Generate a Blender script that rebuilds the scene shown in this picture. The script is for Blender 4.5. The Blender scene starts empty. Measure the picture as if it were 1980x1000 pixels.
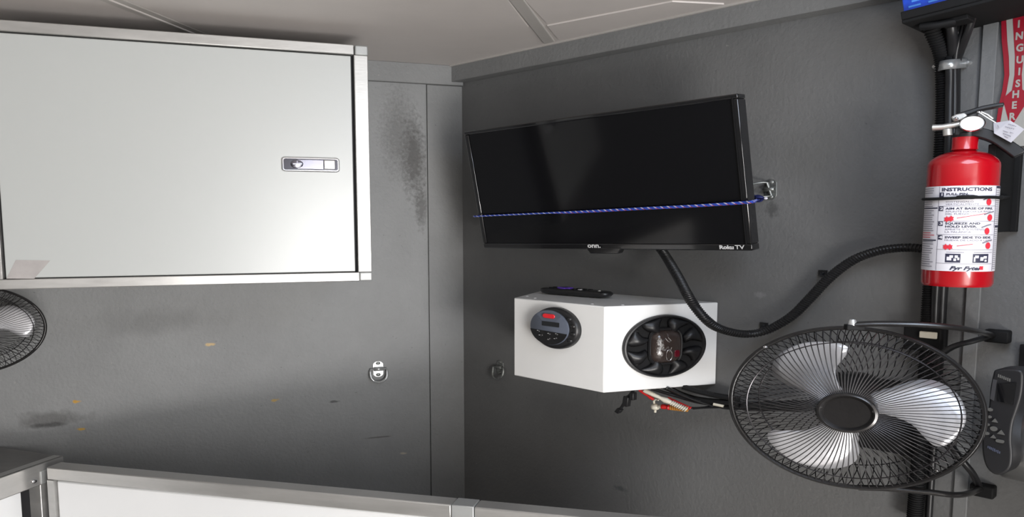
import bpy, math, random
import numpy as np
from mathutils import Matrix, Vector
random.seed(5)
PI = math.pi
# ------------------------------------------------------------------ camera, world, lights, exposure
# the photograph is printed 1.485 times too wide; the place is therefore built K times as tall as
# real life (all z values below are metres from the lens, multiplied by K when the mesh is made)
F, K, TAN, PP = 1540.0, 0.6735, 0.1108, 600.0
PIT = math.atan(TAN)
EYE = 1.45
sc = bpy.context.scene
col = sc.collection
cam = bpy.data.cameras.new('camera')
cam.sensor_width = 36.0
cam.lens = 36.0 * F / 1980.0
cam.shift_y = (PP - 500.0) / 1980.0
cam.clip_start = 0.02
co = bpy.data.objects.new('camera', cam)
col.objects.link(co)
co.location = (0, 0, EYE * K)
co.rotation_euler = (PI / 2 - PIT, 0, 0)
sc.camera = co
sc.view_settings.view_transform = 'Standard'
sc.view_settings.look = 'None'
sc.view_settings.gamma = 1
sc.view_settings.exposure = 0.0
sc.view_settings.use_curve_mapping = False

w = bpy.data.worlds.new('world')
sc.world = w
w.use_nodes = True
w.node_tree.nodes['Background'].inputs[0].default_value = (0.80, 0.88, 1.0, 1)
w.node_tree.nodes['Background'].inputs[1].default_value = 1.0


def area(name, loc, target, sx, sy, power, colr):
    l = bpy.data.lights.new(name, 'AREA')
    l.shape = 'RECTANGLE'
    l.size, l.size_y, l.energy, l.color = sx, sy, power, colr
    o = bpy.data.objects.new(name, l)
    col.objects.link(o)
    o.location = loc
    d = Vector(target) - Vector(loc)
    o.rotation_euler = d.to_track_quat('-Z', 'Y').to_euler()
    return o


# daylight coming in through the doorway behind the camera
area('doorway_daylight', (0.93, -0.92, 0.66), (-0.20, 1.0, 0.64), 0.62, 0.92, 34.0, (1.0, 0.98, 0.95))
# daylight thrown up through the same doorway by the bright ground outside
area('ground_daylight', (0.70, -0.90, 0.20), (-0.1, 1.0, 1.0), 0.9, 0.30, 27.0, (1.0, 0.96, 0.93))
# sky light from the roof vent above and behind the camera
area('roof_vent_daylight', (0.35, 0.60, 1.265), (-0.12, 1.12, 0.0), 0.36, 0.36, 3.3, (0.70, 0.82, 1.0))


# ------------------------------------------------------------------ pixel rays and wall frames (real metres, z from the lens)
def V3(*a): return np.array(a, float)
UP = V3(0, 0, 1)


def ray(px, py):
    a = (px - 990) / F
    b = (PP - py) / F
    c, s = math.cos(PIT), math.sin(PIT)
    return V3(a, c + b * s, (-s + b * c) / K)


def unit(v): return v / np.linalg.norm(v)


def hdir(px):
    d = ray(px, 430)
    d[2] = 0
    return unit(d)


RX = -hdir(-520)          # along the right wall, away from the corner
LX = hdir(5467)           # along the left wall, towards the corner
CO = ray(895, 500)
CO = CO / CO[1] * 1.63
CO[2] = 0


class Plane:
    def __init__(s, X, P=CO, U=UP):
        s.X = unit(X)
        s.U = U
        s.N = unit(np.cross(s.X, U))
        s.P = P

    def hit(s, px, py, off=0.0):
        d = ray(px, py)
        t = ((s.P @ s.N) + off) / (d @ s.N)
        return d * t

    def uv(s, px, py, off=0.0):
        q = s.hit(px, py, off) - s.P
        return q @ s.X, q @ s.U

    def at(s, u, v, off=0.0):
        return s.P + s.X * u + s.U * v + s.N * off

    def frame(s, u=0, v=0, off=0):
        return fr(s.at(u, v, off), s.X, s.U)


def fr(P, X, Y):
    X = unit(np.array(X, float))
    Y = unit(np.array(Y, float) - X * (np.array(Y, float) @ X))
    Z = np.cross(X, Y)
    m = np.eye(4)
    m[:3, 0], m[:3, 1], m[:3, 2], m[:3, 3] = X, Y, Z, P
    return m


WR = Plane(RX)
WL = Plane(LX)
FLOOR = -EYE
CEIL = 0.455


def zhit(px, py, z):
    d = ray(px, py)
    return d * (z / d[2])


def yhit(px, py, y):
    d = ray(px, py)
    return d * (y / d[1])


def at_depth_of(px, py, x, y):
    """height seen at (px,py) on the vertical through (x,y)"""
    d = ray(px, py)
    return d[2] * y / d[1]


# ------------------------------------------------------------------ mesh builder
class G:
    def __init__(s, m=None):
        s.v, s.f, s.m = [], [], (np.eye(4) if m is None else m)

    def add(s, vs, fs, m=None):
        m = s.m if m is None else m
        b = len(s.v)
        for p in vs:
            q = m[:3, :3] @ np.array(p, float) + m[:3, 3]
            s.v.append(q)
        s.f += [tuple(b + i for i in f) for f in fs]
        return s

    def box(s, lo, hi, m=None):
        x0, y0, z0 = lo
        x1, y1, z1 = hi
        vs = [(x0, y0, z0), (x1, y0, z0), (x1, y1, z0), (x0, y1, z0), (x0, y0, z1), (x1, y0, z1), (x1, y1, z1), (x0, y1, z1)]
        return s.add(vs, [(3, 2, 1, 0), (4, 5, 6, 7), (0, 1, 5, 4), (1, 2, 6, 5), (2, 3, 7, 6), (3, 0, 4, 7)], m)

    def prism(s, poly, z0, z1, m=None, inset=0.0):
        n = len(poly)
        a = sum(poly[i][0] * poly[(i + 1) % n][1] - poly[(i + 1) % n][0] * poly[i][1] for i in range(n))
        if a < 0:
            poly = poly[::-1]
        cx = sum(p[0] for p in poly) / n
        cy = sum(p[1] for p in poly) / n
        vs = [(x, y, z0) for x, y in poly] + [(x, y, z1) for x, y in poly]
        fs = [tuple(range(n - 1, -1, -1)), tuple(range(n, 2 * n))] + [(i, (i + 1) % n, n + (i + 1) % n, n + i) for i in range(n)]
        return s.add(vs, fs, m)

    def lathe(s, prof, seg=48, m=None, shape=None):
        """profile (r,z) about local z; closed at r=0 ends"""
        vs, fs = [], []
        n = len(prof)
        for k in range(seg):
            a = 2 * PI * k / seg
            sh = 1 if shape is None else shape(a)
            for r, z in prof:
                vs.append((r * sh * math.cos(a), r * sh * math.sin(a), z))
        for k in range(seg):
            k2 = (k + 1) % seg
            for i in range(n - 1):
                fs.append((k * n + i, k2 * n + i, k2 * n + i + 1, k * n + i + 1))
        return s.add(vs, fs, m)

    def tube(s, pts, r, seg=10, closed=False, m=None, caps=True, flat=None):
        P = [np.array(p, float) for p in pts]
        n = len(P)
        T = []
        for i in range(n):
            if closed:
                t = P[(i + 1) % n] - P[i - 1]
            else:
                t = P[min(i + 1, n - 1)] - P[max(i - 1, 0)]
            T.append(t / (np.linalg.norm(t) + 1e-12))
        ref = V3(0, 0, 1) if abs(T[0][2]) < .9 else V3(1, 0, 0)
        N = unit(ref - T[0] * (ref @ T[0]))
        vs, fs = [], []
        for i in range(n):
            N = unit(N - T[i] * (N @ T[i]))
            B = np.cross(T[i], N)
            ri = r[i] if hasattr(r, '__len__') else r
            for k in range(seg):
                a = 2 * PI * k / seg
                vs.append(P[i] + N * math.cos(a) * ri + B * math.sin(a) * ri)
        for i in range(n if closed else n - 1):
            j = (i + 1) % n
            for k in range(seg):
                k2 = (k + 1) % seg
                fs.append((i * seg + k, i * seg + k2, j * seg + k2, j * seg + k))
        if caps and not closed:
            fs.append(tuple(range(seg - 1, -1, -1)))
            fs.append(tuple((n - 1) * seg + k for k in range(seg)))
        return s.add(vs, fs, m)

    def torus(s, R, r, z=0, seg=64, ts=8, m=None):
        return s.tube([(R * math.cos(2 * PI * k / seg), R * math.sin(2 * PI * k / seg), z) for k in range(seg)], r, ts, True, m)

    def ball(s, c, r, m=None, seg=14, sz=1.0):
        pr = [(r * math.sin(PI * i / 8), c[2] - r * sz * math.cos(PI * i / 8)) for i in range(9)]
        g = G(np.eye(4)).lathe(pr, seg)
        return s.add([(v[0] + c[0], v[1] + c[1], v[2]) for v in g.v], g.f, m)


def rrect(w_, h_, r, cx=0, cy=0, n=5):
    pts = []
    for qx, qy, a0 in ((1, 1, 0), (-1, 1, 90), (-1, -1, 180), (1, -1, 270)):
        for i in range(n + 1):
            a = math.radians(a0 + 90 * i / n)
            pts.append((cx + qx * (w_ / 2 - r) + r * math.cos(a), cy + qy * (h_ / 2 - r) + r * math.sin(a)))
    return pts


def spline(pts, n=12):
    P = [np.array(p, float) for p in pts]
    P = [2 * P[0] - P[1]] + P + [2 * P[-1] - P[-2]]
    out = []
    for i in range(1, len(P) - 2):
        a, b, c, d = P[i - 1:i + 3]
        for k in range(n):
            t = k / n
            out.append(.5 * ((2 * b) + (c - a) * t + (2 * a - 5 * b + 4 * c - d) * t * t + (3 * b - a - 3 * c + d) * t ** 3))
    out.append(P[-2])
    return out


def world(p): return Vector((float(p[0]), float(p[1]), float((p[2] + EYE) * K)))


def link(o, parent=None, label=None, cat=None, group=None, kind=None):
    if o.name not in col.objects:
        col.objects.link(o)
    if parent is not None:
        o.parent = parent
    if label: o['label'] = label
    if cat: o['category'] = cat
    if group: o['group'] = group
    if kind: o['kind'] = kind
    return o


def root_of(o):
    while o.parent: o = o.parent
    return o


def thing(name, P, label, cat, group=None):
    o = bpy.data.objects.new(name, None)
    o.empty_display_size = 0.02
    o.location = world(P)
    return link(o, None, label, cat, group)


def obj(name, g, m, parent=None, bevel=0.0, smooth=41, label=None, cat=None, group=None, kind=None, orig=None, seg=2):
    W = [world(p) for p in g.v]
    if parent is not None:
        org = root_of(parent).location.copy()
    elif orig is not None:
        org = world(orig)
    else:
        org = Vector((sum(p.x for p in W) / len(W), sum(p.y for p in W) / len(W), min(p.z for p in W)))
    me = bpy.data.meshes.new(name)
    me.from_pydata([(p - org)[:] for p in W], [], g.f)
    me.update()
    me.materials.append(m)
    o = bpy.data.objects.new(name, me)
    if parent is None:
        o.location = org
    link(o, parent, label, cat, group, kind)
    if smooth:
        me.polygons.foreach_set('use_smooth', [True] * len(me.polygons))
        me.set_sharp_from_angle(angle=math.radians(smooth))
    if bevel:
        b = o.modifiers.new('bevel', 'BEVEL')
        b.width = bevel
        b.segments = seg
        b.limit_method = 'ANGLE'
        b.angle_limit = math.radians(40)
        b.harden_normals = False
    return o


_tc = {}


def text_g(s, size, m, thick=0.0002, bold=0.0, shear=0.0, align='CENTER', bend=None, sx=1.0, res=3):
    """lettering as a mesh; bend(x,y,z)->real xyz replaces the matrix"""
    cu = bpy.data.curves.new('lettering', 'FONT')
    cu.body = s
    cu.size = 1.0
    cu.offset = bold
    cu.shear = shear
    cu.resolution_u = res
    cu.align_x = align
    cu.align_y = 'CENTER'
    o = bpy.data.objects.new('lettering', cu)
    col.objects.link(o)
    dg = bpy.context.evaluated_depsgraph_get()
    me = bpy.data.meshes.new_from_object(o.evaluated_get(dg))
    vs = [(v.co.x * size * sx, v.co.y * size, thick) for v in me.vertices]
    fs = [tuple(p.vertices) for p in me.polygons]
    bpy.data.objects.remove(o)
    bpy.data.curves.remove(cu)
    bpy.data.meshes.remove(me)
    g = G(m)
    if bend:
        g.v = [np.array(bend(*v), float) for v in vs]
        g.f = fs
    else:
        g.add(vs, fs)
    return g


def join(*gs):
    r = G()
    for g in gs:
        b = len(r.v)
        r.v += g.v
        r.f += [tuple(i + b for i in f) for f in g.f]
    return r


# ------------------------------------------------------------------ materials
def mat(name, base, rough=0.5, metal=0.0, var=0.0, vscale=12, bump=0.0, bscale=60, spec=0.5, coat=0.0, rvar=0.0, trans=0.0, aniso=0.0, emit=None, stretch=None, bdist=0.002):
    m = bpy.data.materials.new(name)
    m.use_nodes = True
    nt = m.node_tree
    b = nt.nodes['Principled BSDF']
    b.inputs['Base Color'].default_value = (*base, 1)
    b.inputs['Roughness'].default_value = rough
    b.inputs['Metallic'].default_value = metal
    b.inputs['Specular IOR Level'].default_value = spec
    b.inputs['Coat Weight'].default_value = coat
    b.inputs['Coat Roughness'].default_value = 0.05
    b.inputs['Transmission Weight'].default_value = trans
    if emit:
        b.inputs['Emission Color'].default_value = (*emit[0], 1)
        b.inputs['Emission Strength'].default_value = emit[1]
    tc = nt.nodes.new('ShaderNodeTexCoord')
    mp = nt.nodes.new('ShaderNodeMapping')
    nt.links.new(tc.outputs['Object'], mp.inputs[0])
    if stretch: mp.inputs['Scale'].default_value = stretch
    if var or rvar:
        n = nt.nodes.new('ShaderNodeTexNoise')
        n.inputs['Scale'].default_value = vscale
        n.inputs['Detail'].default_value = 6
        n.inputs['Roughness'].default_value = 0.65
        nt.links.new(mp.outputs[0], n.inputs['Vector'])
        if var:
            r = nt.nodes.new('ShaderNodeMapRange')
            r.inputs['From Min'].default_value = 0.25
            r.inputs['From Max'].default_value = 0.75
            r.inputs['To Min'].default_value = 1 - var
            r.inputs['To Max'].default_value = 1 + var
            nt.links.new(n.outputs[0], r.inputs[0])
            mx = nt.nodes.new('ShaderNodeMix')
            mx.data_type = 'RGBA'
            mx.blend_type = 'MULTIPLY'
            mx.inputs[0].default_value = 1
            mx.inputs[6].default_value = (*base, 1)
            nt.links.new(r.outputs[0], mx.inputs[7])
            nt.links.new(mx.outputs[2], b.inputs['Base Color'])
        if rvar:
            r2 = nt.nodes.new('ShaderNodeMapRange')
            r2.inputs['To Min'].default_value = max(0, rough - rvar)
            r2.inputs['To Max'].default_value = rough + rvar
            nt.links.new(n.outputs[0], r2.inputs[0])
            nt.links.new(r2.outputs[0], b.inputs['Roughness'])
    if bump:
        n2 = nt.nodes.new('ShaderNodeTexNoise')
        n2.inputs['Scale'].default_value = bscale
        n2.inputs['Detail'].default_value = 5
        nt.links.new(mp.outputs[0], n2.inputs['Vector'])
        bp = nt.nodes.new('ShaderNodeBump')
        bp.inputs['Strength'].default_value = bump
        bp.inputs['Distance'].default_value = bdist
        nt.links.new(n2.outputs[0], bp.inputs['Height'])
        nt.links.new(bp.outputs[0], b.inputs['Normal'])
    return m


def wall_paint(name, base, spots, smudges):
    """rolled grey paint with pin-holes; spots/smudges are marks on the wall: (object-space point, radii, colour, noise)"""
    m = mat(name, base, rough=0.55, bump=0.55, bscale=170, spec=0.35, bdist=0.0015)
    nt = m.node_tree
    b = nt.nodes['Principled BSDF']
    tc = nt.nodes.new('ShaderNodeTexCoord')

    def node(t, **kw):
        n = nt.nodes.new(t)
        for k, v in kw.items(): setattr(n, k, v)
        return n
    L = nt.links.new
    n = node('ShaderNodeTexNoise'); n.inputs['Scale'].default_value = 5; n.inputs['Detail'].default_value = 8
    n.inputs['Roughness'].default_value = 0.7
    L(tc.outputs['Object'], n.inputs['Vector'])
    r = node('ShaderNodeMapRange'); r.inputs[1].default_value = .3; r.inputs[2].default_value = .7
    r.inputs[3].default_value = .90; r.inputs[4].default_value = 1.10
    L(n.outputs[0], r.inputs[0])
    mx = node('ShaderNodeMix', data_type='RGBA', blend_type='MULTIPLY')
    mx.inputs[0].default_value = 1; mx.inputs[6].default_value = (*base, 1)
    L(r.outputs[0], mx.inputs[7])
    cur = mx.outputs[2]
    # pin-holes / grit
    for sc_, lo, hi, c, amt in ((190, .72, .78, (.04, .04, .04), .35), (70, .775, .80, (.34, .33, .31), .4)):
        nn = node('ShaderNodeTexNoise'); nn.inputs['Scale'].default_value = sc_; nn.inputs['Detail'].default_value = 2
        L(tc.outputs['Object'], nn.inputs['Vector'])
        rr = node('ShaderNodeMapRange'); rr.inputs[1].default_value = lo; rr.inputs[2].default_value = hi
        rr.inputs[3].default_value = 0; rr.inputs[4].default_value = amt
        L(nn.outputs[0], rr.inputs[0])
        m2 = node('ShaderNodeMix', data_type='RGBA'); L(rr.outputs[0], m2.inputs[0])
        L(cur, m2.inputs[6]); m2.inputs[7].default_value = (*c, 1)
        cur = m2.outputs[2]
    for (P, rad, c, amt, nscale, edge) in spots:
        sub = node('ShaderNodeVectorMath', operation='SUBTRACT'); L(tc.outputs['Object'], sub.inputs[0]); sub.inputs[1].default_value = P
        dv = node('ShaderNodeVectorMath', operation='DIVIDE'); L(sub.outputs[0], dv.inputs[0]); dv.inputs[1].default_value = rad
        ln = node('ShaderNodeVectorMath', operation='LENGTH'); L(dv.outputs[0], ln.inputs[0])
        nn = node('ShaderNodeTexNoise'); nn.inputs['Scale'].default_value = nscale; nn.inputs['Detail'].default_value = 4
        L(tc.outputs['Object'], nn.inputs['Vector'])
        ad = node('ShaderNodeMath', operation='MULTIPLY_ADD'); L(nn.outputs[0], ad.inputs[0]); ad.inputs[1].default_value = 2.2
        L(ln.outputs['Value'], ad.inputs[2])
        rr = node('ShaderNodeMapRange'); rr.inputs[1].default_value = 1.1 + 1 - edge; rr.inputs[2].default_value = 1.1 + 1 + edge
        rr.inputs[3].default_value = amt; rr.inputs[4].default_value = 0
        L(ad.outputs[0], rr.inputs[0])
        m2 = node('ShaderNodeMix', data_type='RGBA'); L(rr.outputs[0], m2.inputs[0])
        L(cur, m2.inputs[6]); m2.inputs[7].default_value = (*c, 1)
        cur = m2.outputs[2]
    L(cur, b.inputs['Base Color'])
    return m


GREY = (0.182, 0.186, 0.187)
M_TRIM = wall_paint('grey_trim_paint', (0.19, 0.193, 0.193), [], [])
M_CEIL = mat('ceiling_board', (0.54, 0.505, 0.485), .6, var=.06, vscale=4, bump=.1, bscale=20)
M_CEILB = mat('ceiling_batten', (0.42, 0.40, 0.38), .5, var=.05)
M_FLOOR = mat('floor_sheet', (0.42, 0.40, 0.37), .6, var=.15)
M_BACK = mat('back_wall_paint', (0.34, 0.335, 0.33), .6, var=.1)
M_SIDE = mat('side_wall_paint', GREY, .6, var=.1)
M_ALU = mat('brushed_aluminium', (0.46, 0.455, 0.445), .36, metal=.6, var=.12, vscale=9, rvar=.12, bump=.05, bscale=90, stretch=(1, 1, 6))
M_ALUD = mat('cast_aluminium_corner', (0.40, 0.41, 0.41), .5, metal=.4, var=.1)
M_TOPG = mat('worn_grey_top', (0.16, 0.155, 0.15), .35, metal=.3, var=.4, vscale=14, rvar=.15, stretch=(1, 3, 1))
M_WHITE = mat('white_gloss_panel', (0.76, 0.77, 0.78), .34, coat=.25, var=.012, vscale=3, bump=.015, bscale=5)  # lit copy of the door's white, brighter for the stronger light low down
M_WHITECAP = mat('white_screw_cap', (.9, .9, .9), .2, coat=1)
M_DOOR = mat('white_gloss_door_shaded', (0.45, 0.468, 0.463), .34, coat=.7, var=.012, vscale=3)  # same white as the low panels, darkened for the weaker light up here
M_DOOR.node_tree.nodes['Principled BSDF'].inputs['Coat Roughness'].default_value = .26
M_WHITEB = mat('white_box_paint', (0.81, 0.81, 0.80), .3, coat=.3, var=.01)
M_GAP = mat('dark_gap', (0.008, 0.008, 0.01), .8)
M_BLK = mat('black_plastic', (0.012, 0.012, 0.013), .38, var=.15)
M_BLKM = mat('matte_black', (0.006, 0.006, 0.0065), .75, spec=.3, var=.2)
M_BLKG = mat('gloss_black', (0.006, 0.006, 0.007), .12, coat=.6)
M_SCREEN = mat('screen_glass', (0.004, 0.004, 0.005), .10, coat=.05, spec=.32)
M_BLKMET = mat('black_enamelled_steel', (0.014, 0.013, 0.013), .28, coat=.3)
M_WIRE = mat('grille_wire', (0.045, 0.042, 0.045), .25, metal=.7)
M_CHROME = mat('chrome', (0.80, 0.80, 0.82), .10, metal=1.0, var=.04)
M_ZINC = mat('zinc_steel', (0.55, 0.56, 0.56), .32, metal=.7, var=.25, vscale=60, rvar=.15)
M_ZINCD = mat('dull_zinc_steel', (0.28, 0.29, 0.28), .45, metal=.8, var=.3, vscale=60)
M_BRASS = mat('brassy_zinc', (0.50, 0.44, 0.32), .3, metal=.9, var=.2, vscale=60)
M_WIREF = mat('front_grille_wire', (0.16, 0.155, 0.16), .25, metal=.85)
M_BLADE = mat('silver_blade', (0.50, 0.50, 0.52), .25, metal=.35, coat=.4, var=.03)
M_MOTOR = mat('fan_hub_plate', (0.016, 0.015, 0.015), .32, metal=.4, var=.15, bump=.1, bscale=200)
M_HUBRING = mat('fan_hub_ring', (0.05, 0.048, 0.048), .25, metal=.7)
M_RED = mat('red_enamel', (0.40, 0.002, 0.008), .25, coat=.6)
M_REDP = mat('red_plastic', (0.62, 0.02, 0.02), .4)
M_REDBTN = mat('red_button', (0.75, 0.02, 0.03), .3, coat=.4)
M_LABEL = mat('label_paper', (0.70, 0.68, 0.72), .4, var=.02)
M_INK = mat('dark_print', (0.03, 0.03, 0.06), .5)
M_INKG = mat('grey_print', (0.22, 0.21, 0.25), .5)
M_INKR = mat('red_print', (0.65, 0.03, 0.05), .5)
M_GAUGE = mat('gauge_face', (0.88, 0.90, 0.88), .25, coat=.8)
M_VALVE = mat('valve_aluminium', (0.62, 0.60, 0.56), .35, metal=.7, var=.15)
M_BLUE = mat('blue_cord', (0.03, 0.07, 0.42), .6, bump=.3, bscale=900)
M_CORDW = mat('pale_cord', (0.60, 0.58, 0.66), .6)
M_CORDR = mat('red_fleck_cord', (0.45, 0.06, 0.10), .6)
M_SIGNR = mat('sign_red', (0.34, 0.006, 0.022), .4, coat=.2)
M_SIGNW = mat('sign_white', (0.42, 0.41, 0.38), .4)
M_BLUEB = mat('blue_plastic', (0.01, 0.06, 0.50), .35, coat=.3, var=.3, vscale=60)
M_BLUEL = mat('light_blue_print', (0.08, 0.28, 0.75), .4)
M_FACE = mat('slate_radio_face', (0.10, 0.115, 0.15), .35)
M_LCD = mat('lcd_window', (0.018, 0.02, 0.022), .2)
M_DOME = mat('smoked_brown_dome', (0.045, 0.032, 0.028), .12, coat=.8, bump=.9, bscale=55, bdist=.004)
M_PURPLE = mat('purple_button', (0.12, 0.05, 0.42), .4)
M_CREAM = mat('cream_plastic', (0.70, 0.66, 0.55), .4)
M_ORANGE = mat('amber_spring', (0.55, 0.25, 0.05), .4)
M_PRINTW = mat('pale_print', (0.62, 0.62, 0.62), .4)
M_SILV = mat('satin_silver_body', (0.30, 0.30, 0.30), .33, metal=.8)
M_TAPE = mat('old_tape_residue', (0.36, 0.34, 0.335), .6, var=.10, vscale=40)
M_TAG = mat('paper_tag', (0.40, 0.385, 0.41), .7, var=.04)

# ------------------------------------------------------------------ the setting
LW_END, RW_END = -1.95, 2.25


def wall_g(pl, u0, u1, v0, v1, t=0.02, off=0.0):
    g = G(pl.frame())
    return g.box((u0, v0, off - t), (u1, v1, off))


def mark(pl, px, py, rx, ry, colr, amt, ns=40, edge=.35, org=None, off=0.0):
    """a stain on a wall plane given by where it sits; radii in metres"""
    p = world(pl.hit(px, py, off)) - org
    rad = (abs(pl.X[0]) * rx + .004, abs(pl.X[1]) * rx + .004, ry * K)
    return (p[:], rad, colr, amt, ns, edge)


def place_wall(name, pl, g, spots, paint, parent=None, kind='structure', off=0.0):
    W = [world(p) for p in g.v]
    org = Vector((sum(p.x for p in W) / len(W), sum(p.y for p in W) / len(W), min(p.z for p in W)))
    m = wall_paint(paint, GREY, [mark(pl, *s, org=org, off=off) for s in spots], [])
    return obj(name, g, m, parent, smooth=0, kind=kind)


DARK = (0.045, 0.042, 0.040)
lspots = [(800, 305, .020, .09, DARK, .75, 160, .55), (770, 260, .03, .09, DARK, .45, 200, .6), (815, 400, .008, .05, DARK, .6, 160, .5),
          (100, 810, .055, .018, DARK, .55, 50, .5), (95, 822, .03, .006, (.03, .03, .03), .7, 60, .4),
          (148, 777, .0036, .0040, (.45, .25, .03), .9, 120, .3), (157, 830, .003, .0035, (.45, .27, .04), .9, 120, .3),
          (531, 774, .0035, .004, (.40, .27, .08), .9, 120, .3), (405, 666, .0035, .0040, (.50, .36, .18), .9, 120, .3),
          (728, 846, .030, .0018, (.05, .04, .04), .6, 30, .4), (780, 877, .004, .003, (.42, .38, .30), .7, 90, .3),
          (646, 777, .006, .003, (.03, .03, .03), .7, 90, .3), (300, 620, .09, .03, (.11, .112, .112), .4, 25, .7)]
GREY_ = GREY
GREY = (0.212, 0.216, 0.217)  # wall grey raised so the left wall looks better lit
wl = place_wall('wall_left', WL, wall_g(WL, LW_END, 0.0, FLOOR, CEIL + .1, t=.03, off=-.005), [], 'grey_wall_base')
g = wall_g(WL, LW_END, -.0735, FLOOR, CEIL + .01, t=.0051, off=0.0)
place_wall('wall_panel', WL, g, lspots, 'grey_wall_paint_lit', None).name = 'wall_left_panel'
GREY = (0.150, 0.151, 0.150)  # same wall paint, darkened to put the right wall in shade
rspots = [(1560, 300, .05, .05, (.12, .12, .115), .4, 30, .7), (1494, 405, .006, .014, (.06, .06, .06), .6, 150, .4),
          (1470, 570, .006, .006, (.27, .27, .27), .5, 200, .4), (1700, 470, .05, .04, (.115, .115, .118), .35, 30, .7),
          (1200, 945, .01, .006, (.08, .09, .09), .8, 100, .4)]
place_wall('wall_right', WR, wall_g(WR, -.02, RW_END, FLOOR, CEIL + .1, t=.03), rspots, 'grey_wall_paint_shaded')


def xyprism(name, poly, z0, z1, m, parent=None, **kw):
    return obj(name, G().prism([(p[0], p[1]) for p in poly], z0, z1), m, parent, **kw)


PL = WL.at(LW_END, 0)
PR = WR.at(RW_END, 0)
BY = -1.02
outline = [CO - V3(.12, -.12, 0), PR + V3(.08, 0, 0), (PR[0] + .08, BY - .03, 0), (PL[0] - .08, BY - .03, 0), PL + V3(-.08, .05, 0)]
xyprism('floor', outline, FLOOR - .03, FLOOR, M_FLOOR, smooth=0, kind='structure')
ceil = xyprism('ceiling', outline, CEIL, CEIL + .03, M_CEIL, smooth=0, kind='structure')
# rest of the cabin behind the camera, with the open doorway the light comes through
g = G()
g.box((PR[0], BY, FLOOR), (PR[0] + .03, PR[1], CEIL))
obj('wall_side_right', g, M_BACK, smooth=0, kind='structure')
g = G()
g.box((PL[0] - .03, BY, FLOOR), (PL[0], PL[1], CEIL))
obj('wall_side_left', g, M_SIDE, smooth=0, kind='structure')
g = G()
g.box((PL[0], BY - .03, FLOOR), (.40, BY, CEIL))
g.box((1.24, BY - .03, FLOOR), (PR[0], BY, CEIL))
g.box((.40, BY - .03, .38), (1.24, BY, CEIL))
obj('wall_back', g, M_BACK, smooth=0, kind='structure')
g = G()
for b_ in (((.37, BY, FLOOR), (.40, BY + .02, .41)), ((1.24, BY, FLOOR), (1.27, BY + .02, .41)), ((.37, BY, .38), (1.27, BY + .02, .41))):
    g.box(*b_)
obj('trim_5', g, M_ALU, smooth=0, kind='structure')

# unseen partition added off the right wall to shade that wall's right end
obj('wall_shade_partition', G(WR.frame()).box((1.53, FLOOR, .0), (1.56, CEIL, .43)), M_SIDE, smooth=0, kind='structure')

# ceiling boards and battens (a few mm proud of the deck above them)


def ext(a, b, k):
    """point beyond b on the line a->b, k metres"""
    return b + unit(b - a) * k


Zc = CEIL
bl0, bl1 = zhit(1052, 83, Zc), zhit(987, 0, Zc)
br0, br1 = zhit(1073, 78, Zc), zhit(1015, 0, Zc)
ll0, ll1 = zhit(371, 65, Zc), zhit(214, 0, Zc)
lr0, lr1 = zhit(404, 67, Zc), zhit(233, 0, Zc)
D = 2.0
_d = unit((ll1 + lr1) / 2 - (ll0 + lr0) / 2)
_m0 = (ll0 + lr0) / 2
_w = np.cross(UP, _d) * .017
if _w @ (lr0 - ll0) < 0: _w = -_w
ll0, ll1, lr0, lr1 = _m0 - _w, _m0 - _w + _d * .4, _m0 + _w, _m0 + _w + _d * .4
_d = unit((bl1 + br1) / 2 - (bl0 + br0) / 2)
bl1, br1 = bl0 + _d * .3, br0 + _d * .3
curve = [zhit(*p, Zc) for p in ((1023, 50), (1000, 54), (960, 62), (900, 75), (850, 82), (790, 89), (730, 93), (660, 97))]
pa = curve + [ext(lr1, lr0, .25), lr0, lr1, ext(lr0, lr1, D), ext(bl0, bl1, D), bl1]
xyprism('ceiling_panel', pa, Zc - .0035, Zc + .001, M_CEIL, ceil, smooth=0, bevel=.0015)
pb = [zhit(1056, 43, Zc), zhit(1293, 0, Zc)]
pb.append(ext(pb[0], pb[1], 1.2))
pb += [pb[2] + (ext(br0, br1, D) - pb[0]) * .9, ext(br0, br1, D), br1 + (br0 - br1) * .2]
xyprism('ceiling_panel', pb, Zc - .0025, Zc + .001, M_CEIL, ceil, smooth=0, bevel=.0015)
pc = [ext(ll1, ll0, .22), ll0, ll1, ext(ll0, ll1, D), PL + (ext(ll0, ll1, D) - PL) * .25, PL + V3(.1, .0, 0)]
xyprism('ceiling_panel', pc, Zc - .0025, Zc + .001, M_CEIL, ceil, smooth=0, bevel=.0015)
# strip board along the right wall, right of the batten
pd = [zhit(1058, 48, Zc), zhit(1300, 1, Zc), zhit(1400, 6, Zc), zhit(1080, 74, Zc)]
xyprism('ceiling_panel', pd, Zc - .003, Zc + .001, M_CEIL, ceil, smooth=0)
xyprism('batten', [bl0, ext(bl0, bl1, D), ext(br0, br1, D), br0], Zc - .004, Zc + .001, M_CEILB, ceil, smooth=0, bevel=.002)
xyprism('batten', [ext(ll1, ll0, .2), ext(ll0, ll1, D), ext(lr0, lr1, D), ext(lr1, lr0, .2)], Zc - .004, Zc + .001, M_CEILB, ceil, smooth=0, bevel=.002)
mid = lambda a, b: (a + b) / 2
lm0, lm1 = mid(ll0, lr0), mid(ll1, lr1)
gg = G().tube([ext(lm1, lm0, .2) + V3(0, 0, -.0045), ext(lm0, lm1, D) + V3(0, 0, -.0045)], .002, 6)
obj('batten_bead', gg, M_CEIL, ceil)

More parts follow.
